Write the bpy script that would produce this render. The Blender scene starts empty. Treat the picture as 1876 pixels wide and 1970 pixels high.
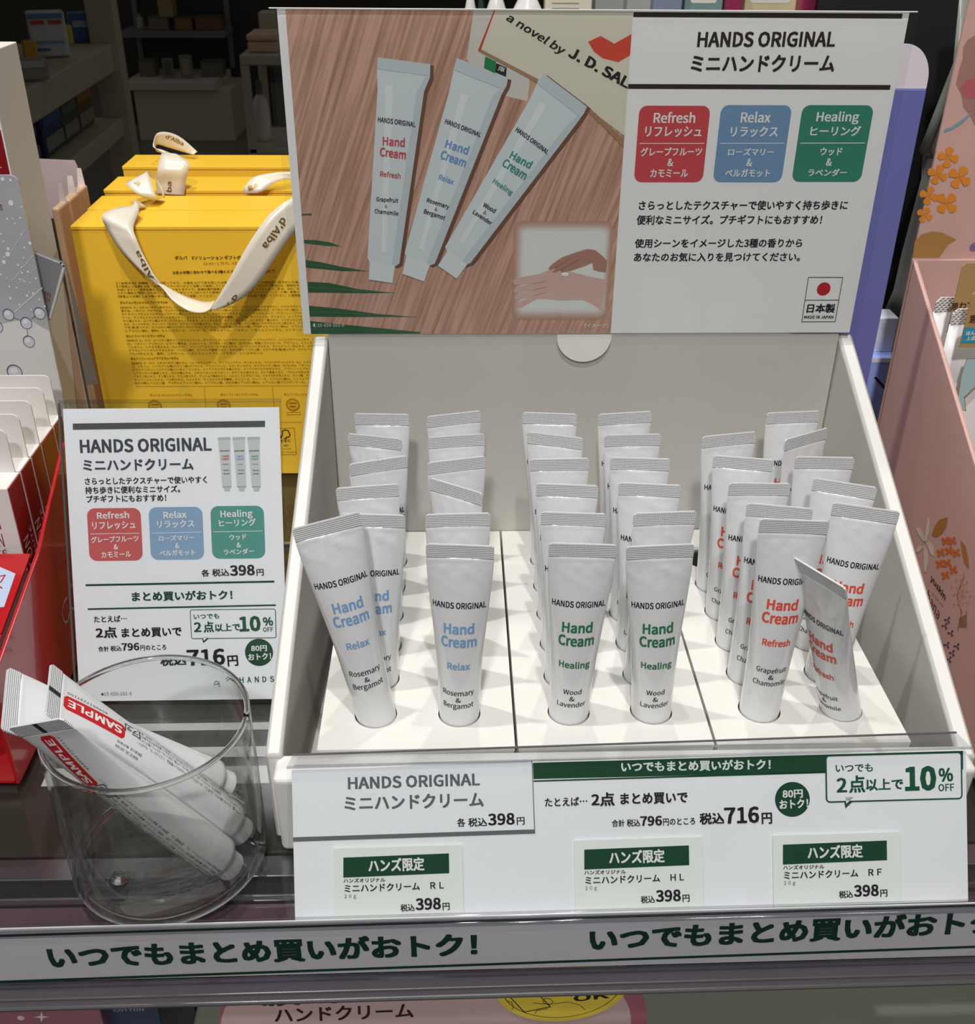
import bpy, bmesh, math, random, os
import numpy as np
from mathutils import Vector, Matrix
from mathutils.bvhtree import BVHTree

random.seed(7)
SC = bpy.context.scene
COL = SC.collection
PI = math.pi

# ------------------------------------------------------------------ camera
CAM = np.array([-0.074312, -0.403425, 0.350235])
YAW, PITCH, ROLL, FOC = -0.033332, 0.530226, 0.009327, 2070.393
PW, PH = 1876, 1970


def _rot():
    cy, sy = math.cos(YAW), math.sin(YAW)
    rz = np.array([[cy, sy, 0], [-sy, cy, 0], [0, 0, 1]])
    b = np.array([[1, 0, 0], [0, 0, -1], [0, 1, 0.0]])
    cp, sp = math.cos(PITCH), math.sin(PITCH)
    p = np.array([[1, 0, 0], [0, cp, -sp], [0, sp, cp]])
    cr, sr = math.cos(ROLL), math.sin(ROLL)
    q = np.array([[cr, -sr, 0], [sr, cr, 0], [0, 0, 1]])
    return q @ p @ b @ rz


RW = _rot()
cam_d = bpy.data.cameras.new('camera')
cam_o = bpy.data.objects.new('camera', cam_d)
COL.objects.link(cam_o)
m = RW.T @ np.diag([1, -1, -1])
mw = Matrix([[m[i][j] for j in range(3)] + [CAM[i]] for i in range(3)] + [[0, 0, 0, 1]])
cam_o.matrix_world = mw
cam_d.sensor_fit = 'HORIZONTAL'
cam_d.sensor_width = 36.0
cam_d.lens = 36.0 * FOC / PW
cam_d.clip_start = 0.01
cam_d.clip_end = 50
cam_d.dof.use_dof = True
cam_d.dof.focus_distance = 0.53
cam_d.dof.aperture_fstop = cam_d.lens / 1.0
SC.camera = cam_o

# ------------------------------------------------------------------ world, lights, exposure
w = bpy.data.worlds.new('world')
SC.world = w
w.use_nodes = True
w.node_tree.nodes['Background'].inputs[0].default_value = (1.0, 0.97, 0.9, 1)
w.node_tree.nodes['Background'].inputs[1].default_value = 0.10
SC.view_settings.view_transform = 'Standard'
SC.view_settings.look = 'None'
SC.view_settings.exposure = -0.12
SC.view_settings.gamma = 1.0
SC.cycles.max_bounces = 12
SC.cycles.transparent_max_bounces = 24
SC.cycles.transmission_bounces = 12
SC.cycles.sample_clamp_indirect = 4.0


def spot_lamp(name, loc, target, power, size, radius, blend=0.5, col=(1, 0.98, 0.955)):
    l = bpy.data.lights.new(name, 'SPOT')
    l.energy = power
    l.spot_size = size
    l.spot_blend = blend
    l.shadow_soft_size = radius
    l.color = col
    o = bpy.data.objects.new(name, l)
    COL.objects.link(o)
    o.location = loc
    d = Vector(target) - Vector(loc)
    o.rotation_euler = d.to_track_quat('-Z', 'Y').to_euler()
    return o


spot_lamp('ceiling_or_fill_spot', (-0.02, -0.55, 1.65), (0.0, 0.1, 0), 46, 0.95, 0.022)
spot_lamp('ceiling_or_fill_spot', (-0.48, 0.10, 1.65), (-0.05, 0.1, 0), 40, 0.95, 0.022)
spot_lamp('ceiling_or_fill_spot', (0.04, 0.60, 1.65), (0.02, 0.1, 0), 20, 0.95, 0.022)
spot_lamp('ceiling_or_fill_spot', (-0.22, -1.25, 1.45), (-0.02, 0.1, 0.08), 62, 0.95, 0.06)  # front fill added to brighten the poster and other upright faces


# ------------------------------------------------------------------ pixel -> place helpers
def _ray(x, y):
    return RW.T @ np.array([(x - PW / 2) / FOC, (y - PH / 2) / FOC, 1.0])


def onY(x, y, Y):
    d = _ray(x, y)
    return CAM + d * ((Y - CAM[1]) / d[1])


def onZ(x, y, Z):
    d = _ray(x, y)
    return CAM + d * ((Z - CAM[2]) / d[2])


def onX(x, y, X):
    d = _ray(x, y)
    return CAM + d * ((X - CAM[0]) / d[0])


# ------------------------------------------------------------------ materials
MATS = {}


def lin(c):
    c = c / 255.0
    return c / 12.92 if c <= 0.04045 else ((c + 0.055) / 1.055) ** 2.4


def M(name, rgb, rough=0.5, metal=0.0, spec=0.5, coat=0.0, var=0.04, vscale=60, bump=0.0, bscale=300, emit=0):
    if name in MATS:
        return MATS[name]
    mt = bpy.data.materials.new(name)
    mt.use_nodes = True
    nt = mt.node_tree
    bs = nt.nodes['Principled BSDF']
    c = [lin(v) for v in rgb]
    bs.inputs['Roughness'].default_value = rough
    bs.inputs['Metallic'].default_value = metal
    bs.inputs['Specular IOR Level'].default_value = spec
    bs.inputs['Coat Weight'].default_value = coat
    tc = nt.nodes.new('ShaderNodeTexCoord')
    nz = nt.nodes.new('ShaderNodeTexNoise')
    nz.inputs['Scale'].default_value = vscale
    nz.inputs['Detail'].default_value = 4
    nt.links.new(tc.outputs['Object'], nz.inputs['Vector'])
    mr = nt.nodes.new('ShaderNodeMapRange')
    mr.inputs['To Min'].default_value = 1 - var
    mr.inputs['To Max'].default_value = 1 + var
    nt.links.new(nz.outputs['Fac'], mr.inputs['Value'])
    vm = nt.nodes.new('ShaderNodeVectorMath')
    vm.operation = 'SCALE'
    vm.inputs[0].default_value = c
    nt.links.new(mr.outputs[0], vm.inputs['Scale'])
    nt.links.new(vm.outputs[0], bs.inputs['Base Color'])
    if bump:
        n2 = nt.nodes.new('ShaderNodeTexNoise')
        n2.inputs['Scale'].default_value = bscale
        nt.links.new(tc.outputs['Object'], n2.inputs['Vector'])
        bp = nt.nodes.new('ShaderNodeBump')
        bp.inputs['Strength'].default_value = bump
        bp.inputs['Distance'].default_value = 0.001
        nt.links.new(n2.outputs['Fac'], bp.inputs['Height'])
        nt.links.new(bp.outputs[0], bs.inputs['Normal'])
    MATS[name] = mt
    return mt


def ink(rgb, rough=0.45, spec=0.3):
    return M('ink_%d_%d_%d' % tuple(rgb), rgb, rough, 0, spec, var=0.02)


def clear_sheet(name, tint=(250, 252, 252), gloss=0.05, ior=1.35):
    """thin clear plastic film: lets light straight through, mirrors a little by Fresnel"""
    mt = bpy.data.materials.new(name)
    mt.use_nodes = True
    nt = mt.node_tree
    nt.nodes.remove(nt.nodes['Principled BSDF'])
    out = nt.nodes['Material Output']
    tr = nt.nodes.new('ShaderNodeBsdfTransparent')
    tr.inputs[0].default_value = [lin(v) for v in tint] + [1]
    gl = nt.nodes.new('ShaderNodeBsdfGlossy')
    gl.inputs['Roughness'].default_value = gloss
    nz = nt.nodes.new('ShaderNodeTexNoise')
    nz.inputs['Scale'].default_value = 14
    tc = nt.nodes.new('ShaderNodeTexCoord')
    nt.links.new(tc.outputs['Object'], nz.inputs['Vector'])
    bp = nt.nodes.new('ShaderNodeBump')
    bp.inputs['Strength'].default_value = 0.15
    bp.inputs['Distance'].default_value = 0.004
    nt.links.new(nz.outputs['Fac'], bp.inputs['Height'])
    nt.links.new(bp.outputs[0], gl.inputs['Normal'])
    lw = nt.nodes.new('ShaderNodeLayerWeight')      # Schlick mirror share, the same from both faces of the film
    lw.inputs['Blend'].default_value = 0.5
    pw = nt.nodes.new('ShaderNodeMath')
    pw.operation = 'POWER'
    pw.inputs[1].default_value = 4.0
    nt.links.new(lw.outputs['Facing'], pw.inputs[0])
    r0 = ((ior - 1) / (ior + 1)) ** 2
    ma = nt.nodes.new('ShaderNodeMath')
    ma.operation = 'MULTIPLY_ADD'
    ma.inputs[1].default_value = 0.8
    ma.inputs[2].default_value = r0
    nt.links.new(pw.outputs[0], ma.inputs[0])
    mx = nt.nodes.new('ShaderNodeMixShader')
    nt.links.new(ma.outputs[0], mx.inputs[0])
    nt.links.new(tr.outputs[0], mx.inputs[1])
    nt.links.new(gl.outputs[0], mx.inputs[2])
    nt.links.new(mx.outputs[0], out.inputs['Surface'])
    MATS[name] = mt
    return mt


def acrylic(name, ior=1.49, col=(252, 253, 253)):
    mt = bpy.data.materials.new(name)
    mt.use_nodes = True
    bs = mt.node_tree.nodes['Principled BSDF']
    bs.inputs['Base Color'].default_value = [lin(v) for v in col] + [1]
    bs.inputs['Roughness'].default_value = 0.015
    bs.inputs['IOR'].default_value = ior
    bs.inputs['Transmission Weight'].default_value = 1.0
    MATS[name] = mt
    return mt


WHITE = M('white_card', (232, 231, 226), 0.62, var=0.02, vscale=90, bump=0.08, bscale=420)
WHITE_SHADE = M('white_card_shaded', (192, 189, 183), 0.7, var=0.02, vscale=40, bump=0.06, bscale=300)  # same white card, greyed to carry the shade inside the box
PAPER = M('paper_white', (245, 242, 247), 0.6, var=0.02, vscale=35, bump=0.05, bscale=700)
PAPERG = M('paper_gloss', (244, 239, 239), 0.42, var=0.03, vscale=26, bump=0.06, bscale=900)
BLACK = ink((22, 22, 24))
CLEAR = clear_sheet('clear_film')
CLEAR2 = clear_sheet('clear_rail', (240, 241, 243), 0.08, 1.5)
ACRYL = acrylic('clear_acrylic')


# ------------------------------------------------------------------ object helpers
def tag(o, label=None, cat=None, group=None, kind=None):
    if label: o['label'] = label
    if cat: o['category'] = cat
    if group: o['group'] = group
    if kind: o['kind'] = kind
    return o


def empty(name, loc, label=None, cat=None, group=None, rot=(0, 0, 0)):
    o = bpy.data.objects.new(name, None)
    o.empty_display_size = 0.02
    COL.objects.link(o)
    o.location = [float(v) for v in loc]
    o.rotation_euler = rot
    return tag(o, label, cat, group)


def place(name, me, parent=None):
    """link a mesh given in world coordinates; under a parent it is moved into the parent's frame"""
    o = bpy.data.objects.new(name, me)
    COL.objects.link(o)
    if parent is not None:
        o.parent = parent
        mp = pmat(parent)
        me.transform(mp.inverted())
    return o


def pmat(o):
    mt = Matrix.LocRotScale(o.location, o.rotation_euler, o.scale)
    return pmat(o.parent) @ mt if o.parent else mt


class Bm:
    """collects shapes with materials into ONE mesh"""

    def __init__(self):
        self.v, self.f, self.mi, self.mats = [], [], [], []

    def mat(self, mt):
        if mt not in self.mats: self.mats.append(mt)
        return self.mats.index(mt)

    def add(self, vs, fs, mt):
        k = len(self.v)
        i = self.mat(mt)
        self.v += [tuple(float(c) for c in p) for p in vs]
        for f in fs:
            self.f.append([k + j for j in f])
            self.mi.append(i)
        return self

    def quad(self, pts, mt):
        return self.add(pts, [list(range(len(pts)))], mt)

    def prism(self, poly, dirv, mt, mt_side=None):
        """closed solid: polygon swept by dirv"""
        n = len(poly)
        p = [np.array(q, float) for q in poly]
        q = [a + np.array(dirv, float) for a in p]
        nrm = sum((np.cross(p[i], p[(i + 1) % n]) for i in range(n)), np.zeros(3))
        if np.dot(nrm, dirv) > 0:
            p, q = p[::-1], q[::-1]
        self.add(p, [list(range(n))], mt)
        self.add(q, [list(range(n))[::-1]], mt)
        self.add(p + q, [[(i + 1) % n, i, n + i, n + (i + 1) % n] for i in range(n)], mt_side or mt)
        return self

    def box(self, lo, hi, mt):
        x0, y0, z0 = lo
        x1, y1, z1 = hi
        return self.prism([(x0, y0, z0), (x1, y0, z0), (x1, y0, z1), (x0, y0, z1)], (0, y1 - y0, 0), mt)

    def tube(self, path, r, mt, n=10):
        pts = [np.array(p, float) for p in path]
        vs, fs = [], []
        for i, p in enumerate(pts):
            t = pts[min(i + 1, len(pts) - 1)] - pts[max(i - 1, 0)]
            t = t / (np.linalg.norm(t) + 1e-12)
            a = np.cross(t, [0.13, 0.31, 0.94])
            a /= np.linalg.norm(a)
            b = np.cross(t, a)
            for k in range(n):
                th = 2 * PI * k / n
                vs.append(p + r * (math.cos(th) * a + math.sin(th) * b))
        for i in range(len(pts) - 1):
            for k in range(n):
                fs.append([i * n + k, i * n + (k + 1) % n, (i + 1) * n + (k + 1) % n, (i + 1) * n + k])
        fs += [list(range(n))[::-1], [(len(pts) - 1) * n + k for k in range(n)]]
        return self.add(vs, fs, mt)

    def lathe(self, prof, c, mt, n=40):
        vs, fs = [], []
        for (r, z) in prof:
            for k in range(n):
                th = 2 * PI * k / n
                vs.append((c[0] + r * math.cos(th), c[1] + r * math.sin(th), c[2] + z))
        for i in range(len(prof) - 1):
            for k in range(n):
                fs.append([i * n + k, i * n + (k + 1) % n, (i + 1) * n + (k + 1) % n, (i + 1) * n + k])
        fs += [list(range(n))[::-1], [(len(prof) - 1) * n + k for k in range(n)]]
        return self.add(vs, fs, mt)

    def mesh(self, name, smooth=False, bevel=0, segs=2, normals=False):
        me = bpy.data.meshes.new(name)
        me.from_pydata(self.v, [], self.f)
        for mt in self.mats: me.materials.append(mt)
        me.polygons.foreach_set('material_index', self.mi)
        if bevel or normals:
            b = bmesh.new()
            b.from_mesh(me)
            bmesh.ops.remove_doubles(b, verts=b.verts, dist=1e-6)
            if normals: bmesh.ops.recalc_face_normals(b, faces=b.faces)
            if bevel:
                bmesh.ops.bevel(b, geom=[e for e in b.edges if len(e.link_faces) == 2 and e.calc_face_angle(0) > 0.5],
                                offset=bevel, segments=segs, affect='EDGES', profile=0.5, clamp_overlap=True)
            b.to_mesh(me)
            b.free()
        if smooth:
            me.polygons.foreach_set('use_smooth', [True] * len(me.polygons))
        me.update()
        return me

    def build(self, name, parent=None, **k):
        return place(name, self.mesh(name, **k), parent)


# ------------------------------------------------------------------ lettering
try:
    FONT = bpy.data.fonts.load(os.path.join(bpy.utils.system_resource('DATAFILES'), 'fonts', 'Noto Sans CJK Regular.woff2'))
except Exception:
    FONT = None
_tc = bpy.data.curves.new('lettering', 'FONT')
_to = bpy.data.objects.new('lettering', _tc)
if FONT: _tc.font = FONT
TXT = {}


def glyphs(s, bold=0.0, res=2):
    """outline mesh of a text; heavier weights are overprinted with small shifts"""
    k = (s, bold, res)
    if k not in TXT:
        _tc.body = s
        _tc.resolution_u = res
        me = bpy.data.meshes.new_from_object(_to)
        v = np.array([(q.co.x, q.co.y) for q in me.vertices])
        f = [list(p.vertices) for p in me.polygons]
        bpy.data.meshes.remove(me)
        lift = np.zeros(len(v))
        if bold:
            d = bold
            nx = max(2, int(math.ceil(2 * d / 0.013)) + 1)
            ny = 2 if d < .015 else 3
            if d < .008: sh = ((-d, -.5 * d), (d, .5 * d))
            else: sh = [(x, y * .75) for x in np.linspace(-d, d, nx) for y in np.linspace(-d, d, ny)]
            nv_ = len(v)
            lift = np.repeat(np.arange(len(sh)), nv_) * (3.6e-5 / len(sh))      # each pass of ink lies a little higher
            v = np.concatenate([v + np.array(q) for q in sh])
            f = [[a + nv_ * c for a in p] for c in range(len(sh)) for p in f]
        lo, hi = v.min(0), v.max(0)
        TXT[k] = (np.c_[v - lo, lift], f, hi - lo)
    return TXT[k]


BOLD = 0.0115
SEMI = 0.0085


class Plane:
    def __init__(s, o, u, v):
        s.o = np.array(o, float)
        s.u = np.array(u, float) / np.linalg.norm(u)
        v = np.array(v, float)
        v = v - s.u * (v @ s.u)
        s.v = v / np.linalg.norm(v)
        s.n = np.cross(s.u, s.v)

    def loc(s, x, y):
        d = _ray(x, y)
        t = ((s.o - CAM) @ s.n) / (d @ s.n)
        p = CAM + d * t - s.o
        return np.array([p @ s.u, p @ s.v])

    def pt(s, a, off=0.0):
        return s.o + s.u * a[0] + s.v * a[1] + s.n * off


def rrect(w_, h_, r, n=6):
    out = []
    for cx, cy, a0 in ((w_ - r, h_ - r, 0), (r, h_ - r, 90), (r, r, 180), (w_ - r, r, 270)):
        for k in range(n + 1):
            a = math.radians(a0 + 90 * k / n)
            out.append((cx + r * math.cos(a), cy + r * math.sin(a)))
    return out


class Print:
    """flat lettering and marks printed on one sheet"""
    STEP = 0.00006

    def __init__(s, plane, base=0.0001):
        s.p, s.bm, s.base = plane, Bm(), base
        s.shift = np.zeros(2)
        s.clip = None

    def off(s, layer):
        return s.base + layer * s.STEP

    def poly(s, loc_pts, rgb, layer=0, mt=None):
        pts = [s.p.pt(np.array(a) + s.shift, s.off(layer)) for a in loc_pts]
        # split into triangles so that concave outlines fill properly
        b = bmesh.new()
        vs = [b.verts.new(Vector(p)) for p in pts]
        try:
            f = b.faces.new(vs)
        except ValueError:
            b.free()
            return s
        f.normal_update()
        r = bmesh.ops.triangulate(b, faces=[f], ngon_method='EAR_CLIP')
        b.verts.index_update()
        fs = [[v.index for v in t.verts] for t in b.faces]
        b.free()
        s.bm.add(pts, fs, mt or ink(rgb))
        return s

    def pp(s, px, rgb, layer=0, mt=None):
        return s.poly([s.p.loc(*q) for q in px], rgb, layer, mt)

    def rect(s, x0, y0, x1, y1, rgb, layer=0, mt=None):
        a, b = s.p.loc(x0, y0), s.p.loc(x1, y1)
        return s.poly([(a[0], b[1]), (b[0], b[1]), (b[0], a[1]), (a[0], a[1])], rgb, layer, mt)

    def rr(s, x0, y0, x1, y1, r_px, rgb, layer=0, sk=None):
        ym, xm = (y0 + y1) / 2, (x0 + x1) / 2
        a = (s.p.loc(x0, ym)[0], s.p.loc(xm, y0)[1])
        b = (s.p.loc(x1, ym)[0], s.p.loc(xm, y1)[1])
        wd, ht = b[0] - a[0], a[1] - b[1]
        r = r_px * wd / abs(x1 - x0)
        return s.poly([(a[0] + q[0], b[1] + q[1]) for q in rrect(wd, ht, r)], rgb, layer)

    def line(s, px, wpx, rgb, layer=0, closed=False):
        pts = [s.p.loc(*q) for q in px]
        sc = np.linalg.norm(s.p.loc(px[0][0] + 1, px[0][1]) - pts[0])
        hw = wpx * sc / 2
        if closed: pts = pts + [pts[0]]
        for a, b in zip(pts, pts[1:]):
            d = b - a
            L = np.linalg.norm(d)
            if L < 1e-9: continue
            d /= L
            n = np.array([-d[1], d[0]]) * hw
            a2, b2 = a - d * hw * .6, b + d * hw * .6
            s.bm.quad([s.p.pt(q + s.shift, s.off(layer)) for q in (a2 - n, b2 - n, b2 + n, a2 + n)], ink(rgb))
        return s

    def disc(s, x, y, r_px, rgb, layer=0, ry=None, n=40, rot=0):
        c = s.p.loc(x, y)
        ex = s.p.loc(x + 1, y) - c
        r = r_px * np.linalg.norm(ex)
        r2 = (ry or r_px) * np.linalg.norm(ex)
        cr, sr = math.cos(rot), math.sin(rot)
        pts = []
        for k in range(n):
            a, b = r * math.cos(2 * PI * k / n), r2 * math.sin(2 * PI * k / n)
            pts.append((c[0] + a * cr - b * sr, c[1] + a * sr + b * cr))
        return s.poly(pts, rgb, layer)

    def text(s, t, bl, br, h, rgb, bold=SEMI, layer=1, res=2, mt=None, width=None, skew=0.0):
        v, f, sz = glyphs(t, bold, res)
        a, b = s.p.loc(*bl), s.p.loc(*br)
        dpx = np.array(br, float) - np.array(bl, float)
        dpx /= np.linalg.norm(dpx)
        up = np.array([dpx[1], -dpx[0]])
        tl = s.p.loc(bl[0] + up[0] * h, bl[1] + up[1] * h)
        d = b - a
        L = np.linalg.norm(d)
        d = d / L
        if width: L = width
        n = np.array([-d[1], d[0]])
        H = abs((tl - a) @ n)
        if abs(br[1] - bl[1]) < 0.12 * abs(br[0] - bl[0]):     # straight line of print on the sheet
            H = abs((s.p.loc(bl[0], bl[1] - h) - a) @ n)
        q = a[None] + s.shift[None] + v[:, :1] / sz[0] * L * d[None] + v[:, 1:2] / sz[1] * H * (n + skew * d)[None]
        if s.clip is not None:
            q[:, 0] = np.clip(q[:, 0], s.clip[0], s.clip[1])
        pts = s.p.o[None] + q[:, :1] * s.p.u[None] + q[:, 1:] * s.p.v[None] + s.p.n[None] * (s.off(layer) + v[:, 2:])
        s.bm.add(pts, f, mt or ink(rgb))
        return s

    def build(s, name, parent):
        return s.bm.build(name, parent)


def sheet_solid(bm, plane, pts_loc, thick, mt, front_off=0.0):
    """a sheet with real thickness lying behind its plane"""
    poly = [plane.pt(np.array(a), front_off) for a in pts_loc]
    return bm.prism(poly, -plane.n * thick, mt)


def ext(T, off):
    """crop coordinates -> photograph coordinates"""
    ox, oy, k = T
    return lambda x, y: (ox + x * k, oy + y * k)


# =================================================================== SETTING
SHZ = -0.053          # shelf surface
FLOOR = M('floor_vinyl', (120, 116, 106), 0.4, vscale=4, var=0.1)
WALLM = M('wall_paint', (70, 68, 62), 0.8, vscale=3, var=0.1)
b = Bm().box((-6, -2.5, -1.12), (5, 9, -1.07), FLOOR)
tag(b.build('floor'), kind='structure')
b = Bm().box((-6, 8.9, -1.07), (5, 9.0, 2.2), WALLM)
tag(b.build('wall_back'), kind='structure')

# ------------------------------------------------------------------ shelf of the sales gondola
OLIVE = M('shelf_dark', (66, 64, 54), 0.12, spec=0.6, var=0.12, vscale=25)
PALE_STRIP = M('shelf_pale_strip', (214, 212, 200), 0.25, spec=0.6, var=0.1)
CHROME = M('shelf_chrome', (190, 188, 192), 0.18, metal=0.9)
MAUVE = M('shelf_mauve_strip', (104, 78, 84), 0.15, spec=0.6, var=0.15)
BROWN = M('shelf_brown', (52, 40, 28), 0.25, var=0.1)
shelf = empty('store_shelf', (0, 0.2, SHZ - 0.02), 'dark glossy gondola shelf carrying the white tester display and yellow gift boxes', 'shelf')
b = Bm().box((-0.62, -0.032, SHZ - 0.022), (0.62, 0.66, SHZ - 0.006), OLIVE)
b.build('shelf_board', shelf, bevel=0.0008)
b = Bm().box((-0.62, -0.0825, SHZ - 0.0055), (0.62, 0.66, SHZ), CLEAR2)
b.build('glass_plate', shelf)
for (y0, y1) in ((0.0145, 0.0275), (0.0345, 0.0425), (0.056, 0.062)):
    Bm().box((-0.292, y0, SHZ - 0.0058), (-0.12, y1, SHZ - 0.0056), PALE_STRIP).build('pale_strip', shelf)  # thin pale strips just below the glass plate
for (y0, y1, mt, z1) in ((-0.046, -0.033, CHROME, -.004), (-0.0585, -0.0568, CHROME, -0.003), (-0.072, -0.0592, MAUVE, -0.007)):
    Bm().box((-0.62, y0, SHZ - 0.024), (0.62, y1, SHZ + z1 - 0.0028), mt).build('front_channel', shelf, bevel=0.0006)
tag(Bm().box((-0.29, 0.235, SHZ + .0002), (-0.165, 0.2385, SHZ + 0.0042), CHROME).build('divider_bar', bevel=0.0006), 'thin bright metal bar on the dark shelf in front of the yellow boxes', 'bar')

# ------------------------------------------------------------------ price rail along the shelf front
GREEN = (30, 84, 58)
DGREEN = (24, 70, 46)
Lr, Rr = onY(0, 1790, -0.0865), onY(1876, 1740, -0.0865)
du = (Rr - Lr) / np.linalg.norm(Rr - Lr)
rp = Plane(Lr, du, (0, 0.16, 1))
rail = empty('price_rail', rp.pt((0.2, -0.02), -0.004), 'long clear plastic price rail with white strip and green slogan', 'price rail')
x0, x1 = -0.16, 0.68
y_bot = rp.loc(900, 1862)[1]
y_top = rp.loc(900, 1757)[1]
b = Bm()
sheet_solid(b, rp, [(x0, y_bot - .001), (x1, y_bot - .001), (x1, y_top - .0018), (x0, y_top - .0018)], 0.0006, PAPERG)
st = b.build('paper_strip', rail)
P = Print(rp)
T7, T8 = ext((0, 1640, .50107), 0), ext((920, 1640, .5096), 0)
for a, bb in (((0, 1800), (1876, 1741.5)), ((0, 1888.5), (1876, 1821))):
    la, lb = rp.loc(*a), rp.loc(*bb)
    d = (lb - la) / np.linalg.norm(lb - la)
    la, lb = la - d * 0.14, lb + d * 0.2
    n = np.array([-d[1], d[0]]) * 0.0007
    P.poly([la - n, lb - n, lb + n, la + n], DGREEN, 1)
P.text('いつでもまとめ買いがおトク！', T7(193, 448), (919, 1839), 46, (26, 66, 48), BOLD * 1.35)
P.text('いつでもまとめ買いがおトク！', (1134, 1831), (1200, 1828), 46, (26, 66, 48), BOLD * 1.35,
       width=np.linalg.norm(rp.loc(919, 1839) - rp.loc(*T7(193, 448))))
P.build('print', st)
# clear cover, rolled top lip and lower grip
b = Bm()
sheet_solid(b, rp, [(x0, y_bot - .004), (x1, y_bot - .004), (x1, y_top - .0016), (x0, y_top - .0016)], 0.0008, CLEAR2, 0.0016)
b.build('clear_cover', rail)
b = Bm()
yl = y_top - 0.0012
for k, (dy, dz, r) in enumerate(((0.0, 0.0006, 0.0016), (-0.003, 0.0016, 0.0012))):
    b.tube([rp.pt((x0, yl + dy), dz), rp.pt((x1, yl + dy), dz)], r, CLEAR2, 12)
b.build('top_lip', rail, smooth=True)
GRIP = M('rail_grip', (112, 108, 116), 0.15, spec=0.7, var=0.08)
b = Bm()
sheet_solid(b, rp, [(x0, y_bot - .0165), (x1, y_bot - .0165), (x1, y_bot - .004), (x0, y_bot - .004)], 0.003, GRIP, 0.0005)
b.tube([rp.pt((x0, y_bot - .0162), 0), rp.pt((x1, y_bot - .0162), 0)], 0.0015, CHROME, 10)
b.tube([rp.pt((x0, y_bot - .011), 0.0003), rp.pt((x1, y_bot - .011), 0.0003)], 0.0007, CHROME, 10)
b.build('lower_grip', rail)

# =================================================================== WHITE DISPLAY BOX
BY = 0.1705
box = empty('display_box', (0.0, 0.07, SHZ), 'large white cardboard countertop display box with sloping sides holding rows of tubes', 'display box')
# back panel, with the half-round lock tab
b = Bm().box((-0.1458, BY, SHZ), (0.1445, BY + 0.004, 0.1295), WHITE_SHADE)
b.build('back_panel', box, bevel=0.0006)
tabp = Plane((0, BY - 0.0022, 0), (1, 0, 0), (0, 0.0, 1))
c0, c1 = tabp.loc(1072, 644), tabp.loc(1177, 644)
rad = (c1[0] - c0[0]) / 2
cx_, cz_ = (c0[0] + c1[0]) / 2, c0[1] + 0.004
pts = [(cx_ + rad * math.cos(a), cz_ - 0.0052 + rad * 0.98 * math.sin(a)) for a in np.linspace(PI, 2 * PI, 40)]
pts += [(cx_ + rad, cz_ - 0.0045), (cx_ - rad, cz_ - 0.0045)]
b = Bm()
sheet_solid(b, tabp, pts, 0.0014, WHITE)
b.build('lock_tab', box)
# sloping side walls: folded double card, 9 mm at the rim
for side in (-1, 1):
    if side < 0:
        f_in, b_in, f_out, b_out = -0.1554, -0.1460, -0.1634, -0.1542
        zf, zb = 0.0025, 0.1285
    else:
        f_in, b_in, f_out, b_out = 0.1612, 0.1446, 0.1702, 0.1530
        zf, zb = -0.0045, 0.1285
    prof = [(-0.031, SHZ + 0.0005), (BY + 0.004, SHZ + 0.0005), (BY + 0.004, zb), (-0.031, zf)]
    if side < 0: prof = [(-0.0285, SHZ + .0005)] + prof[1:]
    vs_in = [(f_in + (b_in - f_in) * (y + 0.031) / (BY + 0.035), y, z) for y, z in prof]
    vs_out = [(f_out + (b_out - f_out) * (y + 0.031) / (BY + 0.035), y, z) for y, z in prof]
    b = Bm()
    b.add(vs_in, [[0, 1, 2, 3]], WHITE_SHADE)
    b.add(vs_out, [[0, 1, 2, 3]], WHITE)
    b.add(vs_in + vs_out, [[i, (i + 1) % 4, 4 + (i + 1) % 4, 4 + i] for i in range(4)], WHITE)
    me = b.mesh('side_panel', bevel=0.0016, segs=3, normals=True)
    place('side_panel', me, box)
Bm().box((-0.1545, -0.0265, SHZ), (0.1595, BY, SHZ + 0.002), WHITE_SHADE).build('base_panel', box)
Bm().box((-0.145, -0.022, -0.0345), (0.145, BY - 0.001, -0.0325), WHITE_SHADE).build('inner_shelf', box)
# front wall: folded flange with a rolled top edge
b = Bm().prism([(-0.1585, -0.0415, -0.048), (-0.1585, -0.027, -0.048), (-0.1585, -0.027, 0.0006), (-0.1585, -0.044, 0.0006)], (0.323, 0, 0), WHITE)
b.build('front_wall', box, bevel=0.003, segs=4, normals=True)

# three insert trays with punched holes
HP, CS, CP = 0.02724, 0.02026, 0.09396
HR = 0.0103
TRAY = M('tray_white', (226, 226, 219), 0.6, var=0.025, vscale=70, bump=0.1, bscale=350)


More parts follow.
